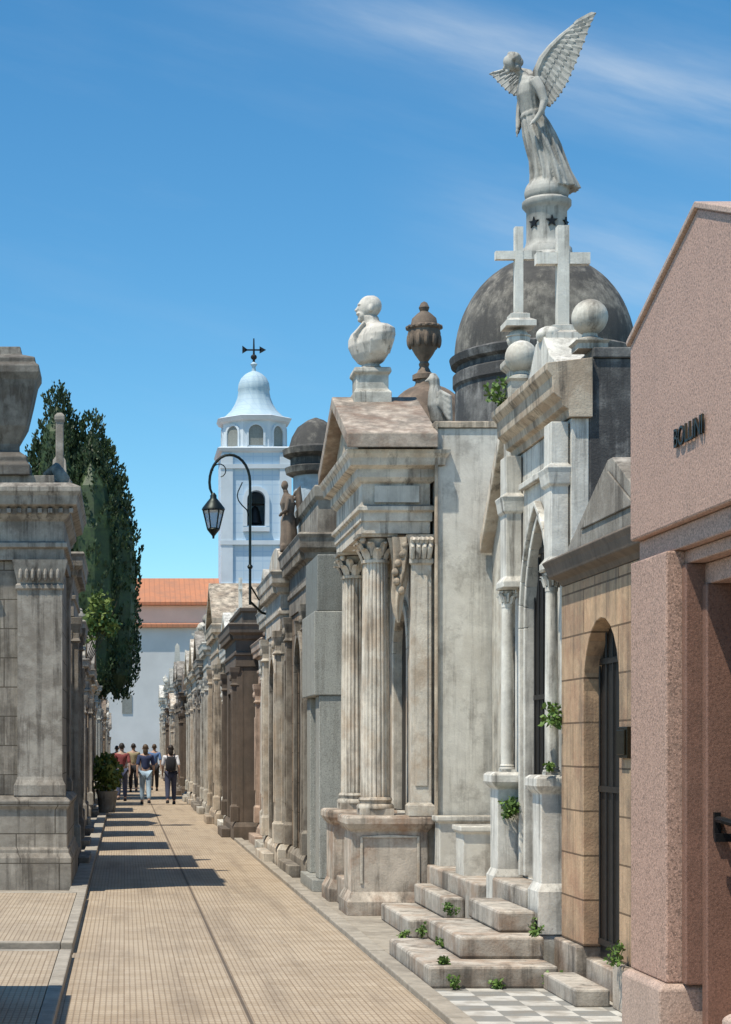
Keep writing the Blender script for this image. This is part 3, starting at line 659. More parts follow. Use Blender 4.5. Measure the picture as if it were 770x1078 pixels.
b.tube([(ax-.23,ay+.17,az+1.34),(ax-.26,ay+.21,az+1.18),(ax-.28,ay+.2,az+1.02),(ax-.30,ay+.16,az+.9)],[.065,.055,.045,.03],10)
hand(b,(ax-.30,ay+.16,az+.9),(-.3,0,-1),.055)
b.tube([(ax-.18,ay-.17,az+1.37),(ax-.12,ay-.215,az+1.24),(ax-.08,ay-.235,az+1.10),(ax-.12,ay-.25,az+.97),(ax-.19,ay-.245,az+.87)],[.068,.06,.05,.036,.026],10)
hand(b,(ax-.19,ay-.245,az+.87),(-.8,0,-.6),.055)
t.part('body',sculpt(b,.0105,'body',o,1),'statue',smooth=True)
def wing(fn,nf=17):
    b=B()
    def lerp(a,c,f): return (a[0]+(c[0]-a[0])*f,a[1]+(c[1]-a[1])*f)
    def poly(P,f):
        f=max(0,min(.9999,f))*(len(P)-1); i=int(f); return lerp(P[i],P[i+1],f-i)
    bone=[(-.14,1.30),(-.13,1.50),(-.07,1.64),(.02,1.76),(.14,1.88),(.28,2.0)]
    trail=[(.02,1.08),(.08,1.14),(.15,1.23),(.22,1.35),(.28,1.49),(.34,1.64),(.40,1.80),(.46,1.98),(.52,2.12)]
    n=30; fr=[]
    for k in range(n+1):
        f=k/n; a=poly(bone,f); c=lerp(a,poly(trail,f),.96); fr.append([a,lerp(a,c,.5),c])
    for k in range(n):
        for j in range(2):
            q=[fr[k][j],fr[k+1][j],fr[k+1][j+1],fr[k][j+1]]
            i0=[b.v(*fn(u,w,.0)) for u,w in q]; i1=[b.v(*fn(u,w,.03)) for u,w in q]
            b.F.append(i0); b.F.append(i1[::-1])
            for m in range(4): b.F.append([i0[m],i0[(m+1)%4],i1[(m+1)%4],i1[m]])
    for row,(L,N_,w,off) in enumerate(((1.0,nf,.032,0),(.66,nf-1,.032,-.007),(.36,nf-2,.030,-.013))):
        for k in range(N_):
            f=k/(N_-1); a=poly(bone,f); c=poly(trail,f); c=lerp(a,c,L)
            d=Vector((c[0]-a[0],c[1]-a[1])); nn=Vector((-d.y,d.x)).normalized(); n_=7
            left=[];right=[]
            for j in range(n_+1):
                s_=j/n_; wd=w*(.8+.35*s_)*(1 if s_<.8 else max(.15,math.sqrt(max(0,1-((s_-.8)/.2)**2)))); q=lerp(a,c,s_); bow=.012*math.sin(pi*s_)
                left.append((q[0]+nn.x*(wd+bow),q[1]+nn.y*(wd+bow))); right.append((q[0]-nn.x*(wd-bow),q[1]-nn.y*(wd-bow)))
            for side_ in (1,-1):
                for s_ in range(n_):
                    A,Bq,C,D=left[s_],left[s_+1],right[s_+1],right[s_]
                    o1=(off if side_==1 else .03-off)+.0015*(k%2)*side_
                    m1=lerp(A,D,.5); m2=lerp(Bq,C,.5); cr=-.006*side_
                    v=[b.v(*fn(*q,o1+oo)) for q,oo in ((A,.001*side_),(Bq,.001*side_),(m2,cr),(m1,cr))]; b.F.append(v)
                    v2=[b.v(*fn(*q,o1+oo)) for q,oo in ((m1,cr),(m2,cr),(C,.001*side_),(D,.001*side_))]; b.F.append(v2)
                    v3=[b.v(*fn(*q,o1+.012*side_)) for q in (A,Bq,C,D)]; b.F.append(v3)
                    b.F.append([v[0],v[1],v3[1],v3[0]]); b.F.append([v2[2],v2[3],v3[3],v3[2]])
    b.tube([fn(u,w,.01) for u,w in bone],[.045,.05,.048,.042,.035,.02],8)
    return b
t.part('wing',wing(lambda u,w,o_:(ax+u,ay-.09-.25*(u+.1)+o_,az+w)),'statue')
t.part('wing',wing(lambda u,w,o_:(ax-.17-(u+.1)*.56+o_*.6,ay+.14+(u+.1)*1.1+o_,az+1.42+(w-1.30)*.45),9),'statue')

# ------------------------------------------------------------ urn on ribbed dome
t=T('domed_tomb','small tomb with ribbed reddish dome','tomb',(3.85,24.2,0))
b=B(); b.box(3.3,4.4,23.7,24.8,0,5.6); t.part('wall',b,'rose')
b=B(); r=.52; b.lathe(3.85,24.2,[(r*1.1,5.6),(r*1.15,5.75),(r*1.05,5.8)]+[(r*math.cos(a*pi/20),5.8+.5*math.sin(a*pi/20)) for a in range(1,9)]+[(.14,6.32),(.14,6.38)],48,.05,8); t.part('roof',b,'urnst',smooth='auto')
b=B(); add_urn(b,3.82,24.2,6.36,1.0,32,.57)
for k in range(12): a=k*pi/6; b.ell((3.82+.19*math.cos(a),24.2+.19*math.sin(a),6.36+.5),(.035,.035,.1),8,6)
for k in range(16): a=k*pi/8; b.ell((3.82+.21*math.cos(a),24.2+.21*math.sin(a),6.36+.665),(.03,.03,.025),8,6)
solo('urn',b,'urnst','tall brown stone urn with lid on a small dome','urn',(3.82,24.2,6.36),smooth='auto')
t=T('tomb','pale blue round turret tomb with dark layered cap','tomb',(2.72,27.0,0))
b=B(); b.lathe(2.72,27.0,[(.32,4.6),(.32,5.55)],32); t.part('turret',b,'copper',smooth='auto')
b=B(); b.lathe(2.72,27.0,[(.34,5.52),(.42,5.56),(.44,5.64),(.36,5.67),(.36,5.77),(.46,5.82),(.47,5.90),(.38,5.94),(.34,6.08),(.26,6.22),(.12,6.32),(.02,6.36)],40); t.part('cap',b,'dome',smooth='auto')
b=B(); b.box(2.5,3.3,26.6,27.3,3.5,4.61); t.part('wall',b,'white2')

# ------------------------------------------------------------ granite tomb
t=T('tomb','plain grey granite tomb of stacked polished blocks','tomb',(2.9,22.6,0))
t.parts('pier',[lambda b:b.box(2.26,2.58,22.02,22.45,.15,2.28),lambda b:b.box(2.26,2.58,23.1,23.5,.15,2.28)],'granite',bevel=.01)
b=B(); b.box(2.6,3.5,22.05,23.5,.15,2.28); t.part('wall',b,'granite',bevel=.01)
b=B(); b.box(2.2,3.5,22.0,23.5,2.282,3.26); t.part('block',b,'granite',bevel=.012)
b=B(); b.box(2.24,3.5,22.03,23.45,3.262,3.92); t.part('block',b,'graniteg',bevel=.012)
b=B(); b.box(2.18,3.5,21.98,23.52,0,.148); t.part('base',b,'granite',bevel=.01)

gtomb(1,23.7,26.5,2.32,1.3,4.35,'brown','brownc','sooty grey brown tomb with heavy cornice and plain attic block',top='parapet',fin=None,ww=.9,kind='round',th=.85)
x,y,z,h=2.26,26.05,4.36,.85
b=B(); o=(x,y,z)
b.rect(x-.12,x+.12,y-.12,y+.12,[(0,z),(0,z+.08),(-.02,z+.1)])
rs=[]
for c,r_,zz in ((0,.12,.08),(.0,.11,.25),(-.01,.10,.42),(-.01,.075,.52),(-.02,.10,.66),(-.02,.07,.76),(-.04,.035,.80),(-.05,.035,.84)):
    rs.append([(x+c+r_*(1+.1*math.sin(7*a))*math.cos(a),y+r_*1.1*math.sin(a),z+zz) for a in [2*pi*k/32 for k in range(32)]])
b.rings(rs); b.ell((x-.06,y,z+.91),(.05,.047,.068),12,10); b.ell((x-.10,y,z+.90),(.013,.013,.013),6,6)
for s_ in(-1,1): b.tube([(x-.02,y+s_*.09,z+.72),(x-.05,y+s_*.13,z+.55),(x-.13,y+s_*.07,z+.5)],[.034,.03,.02],8)
b.tube([(x+.04,y,z+.7),(x+.12,y,z+.88),(x+.15,y,z+.6),(x+.11,y,z+.35)],[.03,.055,.05,.01],8)
solo('cornice_statue',sculpt(b,.011,'cornice_statue',o,1),'urnst','weathered robed stone figure with wings on a tomb cornice','statue',o,smooth=True)

gtomb(1,26.6,29.2,2.2,2.2,4.15,'white','white','ornate white marble tomb with carved pilasters and dark door',top='curve',fin=None,kind='round',th=.35)
gtomb(1,29.3,31.6,2.36,2,3.9,'gates','white2','pale grey marble tomb with small gable',top='gable',fin=None,kind='gothic',th=.5)
gtomb(1,31.7,34.0,2.42,2,3.5,'beige','beige','pinkish beige plastered tomb with low parapet',top='parapet',fin=None,kind='flat',th=.3)
gtomb(1,34.15,37.6,2.02,2.2,3.9,'darkb','darkb','dark brown stone tomb with deep flat cornice',top='parapet',fin=None,kind='flat',th=.4)
gtomb(1,37.7,40.2,2.16,2.2,3.7,'gothic','gothic','white marble tomb with slender pediment',top='gable',fin='cross',kind='round',th=.6)
desc={'white':'white marble','white2':'grey white marble','cream':'cream limestone','brown':'brown stone','rose':'rosy brown marble','darkb':'dark stone','beige':'beige plaster','gates':'pale grey marble','leftc':'grey stone','granite':'grey granite','gothic':'bright white marble'}
topd={'gable':'with gabled roof','parapet':'with flat parapet','dome':'with small dome','curve':'with curved pediment'}
def row(side,y,yend,xf,hr,seed,order,gap=.06,jit=.1,wr=(2.4,3.8)):
    rr=random.Random(seed); i=0
    while y<yend:
        w=rr.uniform(*wr); m=order[i%len(order)]; i+=1
        tp=rr.choice(['gable','parapet','gable','curve','dome','parapet']); fn=rr.choice(['cross','cross','urn','orb',None,'obelisk']); kd=rr.choice(['round','flat','gothic'])
        if y<48 and tp=='dome': tp='parapet'
        gtomb(side,y,y+w,xf+rr.uniform(-jit,jit),2.2,rr.uniform(*hr),m,rr.choice([m,m,'white2','leftc']),f'{desc[m]} tomb {topd[tp]} along the street',kind=kd,top=tp,fin=fn,group='tombs lining the street',detail=y<50)
        y+=w+gap*rr.uniform(.5,1.5)
row(1,40.4,108,2.13,(3.2,4.4),15,['cream','white2','gates','gothic','brown','white','granite','white2','beige','darkb','white'],jit=.14,wr=(1.9,3.1))

# ------------------------------------------------------------ left row
t=T('tomb','large grey brown stone tomb with corner pilasters and heavy cornice','tomb',(-1.9,23.4,0))
b=B(-.66,-1); b.rect(0,2.6,21.95,24.9,[(.05,0),(.05,.40),(.02,.46),(.02,.50),(.0,.52),(0,.96),(.03,1.0),(.04,1.06),(.02,1.08),(-.03,1.12)]); t.part('base',b,'leftst',bevel=.01)
b=B(-.72,-1); b.box(.02,2.5,22.1,24.85,1.12,3.85); t.part('wall',b,'leftst',bevel=.01)
for x0 in (.0,.95):
    b=B(-.72,-1); b.rect(x0,x0+.52,22.0,22.12,[(.04,1.121),(.04,1.24),(.01,1.3),(0,1.34),(0,3.5),(.02,3.52),(.02,3.56),(0,3.58),(.05,3.8),(.06,3.85)])
    for k in range(7): b.ell((x0+.05+k*.072,21.99,1.2),(.03,.03,.04),8,6); b.ell((x0+.05+k*.072,21.98,3.68),(.028,.04,.08),8,6)
    t.part('pilaster',b,'leftc',bevel=.006)
b=B(-.72,-1); b.rect(-.02,.06,24.3,24.8,[(.03,1.121),(.03,1.24),(0,1.3),(0,3.56),(.04,3.8),(.05,3.85)]); t.part('pilaster',b,'leftc',bevel=.006)
b=B(-.72,-1); b.rect(0,2.55,22.05,24.85,[(.02,3.852),(.02,3.98),(.06,4.0),(.06,4.05),(.02,4.07),(.02,4.30),(.05,4.33),(.09,4.38),(.09,4.44),(.17,4.48),(.19,4.58),(.22,4.63),(.22,4.68),(.1,4.74)]); b.box(.1,2.4,22.2,24.7,4.74,4.86)
for k in range(22): b.box(-.13+k*.12,-.08+k*.12,21.9,21.955,4.385,4.44)
t.part('cornice',b,'leftc',bevel=.005)
b=B(-.72,-1); b.rect(.0,.25,24.25,24.55,[(.03,4.86),(.03,4.98),(0,5.0),(0,5.1)]); b.rect(.06,.16,24.33,24.43,[(0,5.1),(0,5.85),(.015,5.87),(.015,5.93),(-.02,5.97)]); t.part('stele',b,'leftc',bevel=.01)
b=B(); b.tube([(-.78,22.7,4.75),(-.74,22.7,4.9),(-.82,22.8,5.02),(-.95,22.9,4.95)],[.08,.09,.08,.05],8); t.part('carved_scroll',b,'leftc',smooth=True)
b=B(); b.tube([(-.8,23.4,4.75),(-.72,23.4,4.95),(-.8,23.5,5.08)],[.1,.08,.04],8); t.part('carved_scroll',b,'leftc',smooth=True)
o=(-1.36,22.4,4.86); x,y,z=o; b=B()
b.rect(x-.22,x+.22,y-.22,y+.22,[(.04,z),(.04,z+.12),(.0,z+.16),(0,z+.22),(-.1,z+.3),(-.1,z+.38),(.0,z+.58),(.06,z+.85),(.11,z+1.1),(.15,z+1.18),(.15,z+1.26),(.1,z+1.3),(.1,z+1.36),(-.06,z+1.42),(-.08,z+1.52)])
solo('urn',b,'leftd','large square flaring sooty stone urn on a tomb cornice','urn',o,bevel=.012)
gtomb(-1,25.6,28.2,-.70,2.4,4.3,'leftc','leftc','grey stone tomb with moulded cornice beside the street',top='parapet',fin='obelisk',kind='round',th=.6)
gtomb(-1,30.4,32.4,-.78,2.4,3.7,'cream','leftc','stained cream limestone tomb with flat cornice',top='parapet',fin='urn',kind='flat',th=.4)
gtomb(-1,35.0,36.8,-.80,2.4,3.3,'rose','leftc','rosy brown tomb with low cornice',top='parapet',fin=None,kind='round',th=.4)
row(-1,39.4,105,-.9,(2.7,3.8),9,['leftc','brown','white2','cream','granite','gates','beige'],gap=2.0,jit=.08,wr=(2.,3.))
gtomb(-1,8.2,12.4,-1.06,1.4,1.45,'leftc','leftc','low grey stone tomb beside the paving',top='parapet',fin=None,kind='flat',ww=.6,dh=.9,th=.1,pil=False)

# ------------------------------------------------------------ cypress
def cypress(x,y,H,seed):
    rr=random.Random(seed)
    t=T('cypress_tree','tall dense dark green cypress with several blunt tops','tree',(x,y,0))
    b=B(); b.tube([(x,y,0),(x+.05,y,2.5),(x,y+.1,6),(x-.1,y,9)],[.3,.22,.15,.05],10)
    for k in range(10):
        a=rr.uniform(0,2*pi); z=rr.uniform(2.6,8); b.tube([(x,y,z),(x+.5*math.cos(a),y+.5*math.sin(a),z+.7),(x+.8*math.cos(a),y+.8*math.sin(a),z+1.9)],[.08,.05,.02],6)
    t.part('trunk',b,'bark',smooth=True)
    b=B()
    lobes=[(-.98,0,3.3,12.8,.8),(-.55,.2,3.0,11.9,.85),(.1,.1,3.2,12.0,.85),(.55,.0,3.4,11.0,.85),(-.8,-.5,3.2,11.3,.8),(.1,.7,3.2,11.4,.85),(.1,-.7,2.9,10.8,.9),(.88,-.2,3.0,9.9,.72),(-1.5,.3,4,11.3,.75),(.7,.3,3.2,8.6,.85)]
    for lx,ly,z0,z1,r in lobes:
        n=int((z1-z0)*58)
        for i in range(n):
            f=rr.random(); z=z0+(z1-z0)*f
            R_=r*min(1,(1-f)*3.6+.10)**.75*min(1,.5+f*3.5)
            a=rr.uniform(0,2*pi); q=R_*rr.uniform(.72,1.04)
            c=Vector((x+lx+q*math.cos(a),y+ly+q*math.sin(a),z)); out=Vector((math.cos(a)*.25,math.sin(a)*.25,1)).normalized()
            L=rr.uniform(.2,.5)
            for k in range(14):
                s_=rr.random(); p=c+out*L*s_+Vector((rr.gauss(0,1),rr.gauss(0,1),rr.gauss(0,1)))*.055*(1.15-s_)
                d=(out+Vector((rr.gauss(0,.3),rr.gauss(0,.3),rr.gauss(0,.2)))).normalized(); e=d.cross(Vector((rr.gauss(0,1),rr.gauss(0,1),rr.gauss(0,1)))).normalized()
                l=rr.uniform(.08,.16); w=l*.28
                b.F.append([b.v(*p),b.v(*(p+d*l*.5+e*w)),b.v(*(p+d*l)),b.v(*(p+d*l*.5-e*w))])
    me=bpy.data.meshes.new('crown'); me.from_pydata([(a-x,c-y,d) for a,c,d in b.V],[],b.F)
    t.part('crown',me,'cyp')
    b=B()
    for lx,ly,z0,z1,r in lobes:
        b.lathe(x+lx,y+ly,[(.05,z0+.2),(r*.65,z0+.9),(r*.86,z0+(z1-z0)*.45),(r*.82,z0+(z1-z0)*.7),(r*.55,z0+(z1-z0)*.87),(.04,z1-.3)],9)
    t.part('inner_core',b,'cyp')  # solid dark lobes added inside the crown to block sky gaps
cypress(-1.15,60,13,3)

# ------------------------------------------------------------ weeds and plants
def weed(x,y,z,r,n,size,label,mat='weed'):
    rr=random.Random(int(x*100+y*10)); b=B()
    for k in range(max(4,n//12)):
        a=rr.uniform(0,2*pi); q=r*rr.uniform(.3,1); tip=(x+q*math.cos(a),y+q*math.sin(a),z+rr.uniform(.5,1.6)*r)
        b.tube([(x,y,z),((x+tip[0])/2,(y+tip[1])/2,z+(tip[2]-z)*.6),tip],[.004,.003,.002],4)
        b.leaves(tip,(r*.35,r*.35,r*.35),12,size,rr)
        b.leaves(((x+tip[0])/2,(y+tip[1])/2,(z+tip[2])/2),(r*.3,r*.3,r*.3),6,size,rr)
    solo('weed',b,mat,label,'plant',(x,y,z),group='weeds growing from the stonework')
weed(3.16,15.9,4.53,.14,90,.05,'green weed growing from a tomb cornice')
weed(3.2,13.99,1.82,.11,120,.045,'green fern growing from a tomb wall')
weed(3.14,15.6,1.1,.10,110,.045,'green fern growing beside a doorway')
for (x,y,z,r) in ((2.3,13.2,.0,.06),(2.38,15.15,.17,.06),(2.62,15.25,.33,.06),(2.98,13.22,.0,.06),(3.0,14.0,.34,.05),(2.9,16.4,.02,.08),(2.25,13.35,.16,.035),(3.12,13.95,1.5,.04),(2.95,13.6,.33,.04),(2.45,16.7,.0,.05),(2.6,13.22,.0,.035),(2.41,14.4,.165,.04)):
    weed(x,y,z,r,60,.03,'small green weed between stone steps')
weed(3.12,12.0,.3,.09,60,.035,'small green weed on a stone base')
t=T('hanging_plant','yellow green plant growing on a tomb ledge','plant',(-.55,39.5,3.6))
b=B(); b.leaves((-.5,39.5,4.5),(.3,.3,.4),420,.12); b.leaves((-.3,39.5,4.2),(.2,.2,.2),160,.12); b.leaves((-.7,39.5,4.1),(.25,.2,.3),200,.12); t.part('leaves',b,'yellow')
b=B(); 
for k in range(5): b.tube([(-.95,39.6,3.0),(-.6+.06*k,39.5,4.1),(-.55+.1*k,39.45,4.7)],[.014,.009,.004],5)
t.part('stem',b,'bark')
t=T('potted_shrub','green shrub in a stone planter beside the street','plant',(-.42,46,0))
b=B(); b.lathe(-.42,46,[(.2,.08),(.24,.5),(.28,.6),(.24,.6)],16); t.part('pot',b,'leftc',smooth='auto')
b=B(); b.leaves((-.42,46,1.0),(.36,.35,.5),900,.13,upbias=.5); t.part('leaves',b,'yellow')

# ------------------------------------------------------------ street lamp
o=(1.92,29,4.0); x,y,z=o; t=T('street_lamp','black wrought iron lamp with curled arm and hanging lantern','street lamp',o)
b=B(); b.tube([(x,y,3.85),(x,y,4.6),(x,y,5.65)]+[(x-.31+.31*math.cos(k*pi/14),y,5.72+.42*math.sin(k*pi/14)) for k in range(15)]+[(x-.61,y,5.62)],.021,8)
b.lathe(x,y,[(.03,4.4),(.045,4.43),(.03,4.46)],12)
b.box(x-.03,x+.42,y+.28,y+.33,3.7,3.75) if 0 else None
b.tube([(x,y,3.9),(x+.2,y+.3,3.75),(x+.46,y+.5,3.7)],.02,6); b.tube([(x,y,4.15),(x+.15,y+.25,3.95),(x+.46,y+.5,3.78)],.014,6)
t.part('pole',b,'green',smooth='auto')
b=B(); b.tube([(x-.02,y,5.2)]+[(x-.05-.02*k-.09*math.sin(k*pi/5),y,5.3+.07*k) for k in range(7)],.010,6); b.tube([(x-.56,y,5.9)]+[(x-.47+.1*math.cos(a),y,5.9+.1*math.sin(a)) for a in [pi-k*.45 for k in range(11)]],.009,6); t.part('scroll',b,'green',smooth='auto')
lx=x-.56; b=B(); b.tube([(lx-.05,y,5.62),(lx,y,5.5)],.02,6)
b.lathe(lx,y,[(.02,5.56),(.05,5.52),(.05,5.48),(.10,5.42),(.17,5.33),(.18,5.30),(.16,5.29)],12); b.lathe(lx,y,[(.085,5.02),(.10,5.0),(.06,4.95),(.02,4.9),(.015,4.86)],12)
for k in range(6):
    a=k*pi/3; b.tube([(lx+.16*math.cos(a),y+.16*math.sin(a),5.3),(lx+.09*math.cos(a),y+.09*math.sin(a),5.01)],.011,5)
ln=t.part('lantern',b,'green',smooth='auto')
b=B(); b.lathe(lx,y,[(.083,5.025),(.15,5.285)],6); t.part('glass',b,'glass',parent=ln)

# ------------------------------------------------------------ church
t=T('church_tower','white and pale blue tiled bell tower with bell shaped spire','tower',(9,132,0)); cx,cy=9.0,132.; hw=2.35
b=B(); b.arch_wall('y',cy-hw,cy-hw+.6,cx-hw,cx+hw,0,21.7,cx-.62,cx+.62,18.5,'round',zb=16.7)
b.box(cx-hw,cx-hw+.6,cy-hw+.601,cy+hw,0,21.7); b.box(cx+hw-.6,cx+hw,cy-hw+.601,cy+hw,0,21.7); b.box(cx-hw+.601,cx+hw-.601,cy+hw-.6,cy+hw,0,21.7); b.box(cx-hw+.6,cx+hw-.6,cy-hw+.6,cy+hw-.6,15,16)
t.part('wall',b,'tower')
b=B()
for sx in(-1,1): 
    b.box(cx+sx*(hw-.35)-.4,cx+sx*(hw-.35)+.4,cy-hw-.15,cy-hw+.3,0,21.6)
b.arch_ring('y',cy-hw-.12,cy-hw+.1,cx-.62,cx+.62,16.7,18.5,'round',.28)
for zz in (15.4,20.6,12.5): b.box(cx-hw-.1,cx+hw+.1,cy-hw-.2,cy-hw+.2,zz,zz+.3)
b.box(cx-.9,cx+.9,cy-hw-.3,cy-hw,16.3,16.6)
t.part('trim',b,'towerp')
b=B(); b.rect(cx-hw,cx+hw,cy-hw,cy+hw,[(.0,21.7),(.2,21.8),(.3,22.0),(.1,22.1)]); t.part('cornice',b,'towerp')
oct_=lambda r:[(cx+r/math.cos(pi/8)*math.cos(pi/8+k*pi/4),cy+r/math.cos(pi/8)*math.sin(pi/8+k*pi/4)) for k in range(8)]
b=B()
b.rings([[(px_,py_,z_) for px_,py_ in oct_(r)] for r,z_ in ((2.15,22.1),(2.15,23.9),(2.4,24.0),(2.55,24.25),(2.3,24.35))]); t.part('belfry',b,'towerp')
for k in (4,5,6,7,0):
    a=k*pi/4; d=Vector((math.cos(a),math.sin(a),0)); e=Vector((-d.y,d.x,0)); c=Vector((cx,cy,0))
    b=B(); pts=[(-.5,22.25)]+arch_pts(-.5,.5,23.15,'round',8)+[(.5,22.25)]
    b.F.append([b.v(*(c+d*2.17+e*u+Vector((0,0,w)))) for u,w in pts]); t.part('window',b,'graniteg')  # flat grey face, painted shade for the inside of the arch
    b=B(); po=[(-.64,22.15)]+arch_pts(-.64,.64,23.15,'round',8)+[(.64,22.15)]
    for i in range(len(pts)-1):
        b.F.append([b.v(*(c+d*2.26+e*q[0]+Vector((0,0,q[1])))) for q in (pts[i],pts[i+1],po[i+1],po[i])])
        b.F.append([b.v(*(c+d*q[2]+e*q[0]+Vector((0,0,q[1])))) for q in ((*pts[i],2.26),(*pts[i+1],2.26),(*pts[i+1],2.15),(*pts[i],2.15))])
        b.F.append([b.v(*(c+d*q[2]+e*q[0]+Vector((0,0,q[1])))) for q in ((*po[i],2.26),(*po[i+1],2.26),(*po[i+1],2.15),(*po[i],2.15))])
    t.part('window_surround',b,'towerp')
b=B(); b.lathe(cx,cy,[(2.35,24.3),(1.95,24.6),(1.6,24.95),(1.33,25.4),(1.16,25.85),(1.08,26.3),(1.12,26.4),(1.06,26.85),(.90,27.2),(.62,27.48),(.35,27.64),(.15,27.72),(.12,28.0),(.25,28.2),(.1,28.35)],48,.03,16); t.part('spire',b,'towerr',smooth='auto')
b=B(); b.tube([(cx,cy,28.3),(cx,cy,30.0)],[.1,.05],6); b.ell((cx,cy,28.7),(.22,.22,.2),10,8); b.box(cx-.6,cx+.5,cy-.04,cy+.04,29.15,29.25); b.prism('y',[(cx+.4,28.95),(cx+.85,29.2),(cx+.4,29.45)],cy-.04,cy+.04); b.prism('y',[(cx-.8,28.95),(cx-.4,29.2),(cx-.8,29.5)],cy-.04,cy+.04); t.part('weather_vane',b,'iron')
b=B(); b.lathe(cx,cy-1.2,[(.5,17.0),(.42,17.2),(.32,17.8),(.2,18.1),(.05,18.2)],20); b.tube([(cx-.7,cy-1.2,18.3),(cx+.7,cy-1.2,18.3)],.08,6); t.part('bell',b,'iron',smooth='auto')
t=T('church','long white church with terracotta tiled roofs','church',(2,134,0))
b=B(); b.box(-4.5,6.6,130,140,0,11.35); b.box(-4.5,5.7,124,129.9,0,9.4); t.part('wall',b,'churchw')
b=B(); b.prism('x',[(129.5,11.3),(129.5,11.5),(134,13.5),(140,11.5),(140,11.3)],-4.8,6.68)
t.part('roof',b,'roof')
b=B(); b.prism('x',[(123.6,9.4),(123.6,9.6),(129.98,10.1),(129.98,9.4)],-4.8,5.9); t.part('roof',b,'roof')
b=B(); b.box(-.15,.5,123.95,124.02,3.8,5.0); t.part('window',b,'graniteg')
b=B(); b.box(-4.6,6.6,129.86,129.995,10.1,11.28); t.part('cornice',b,'churchc')

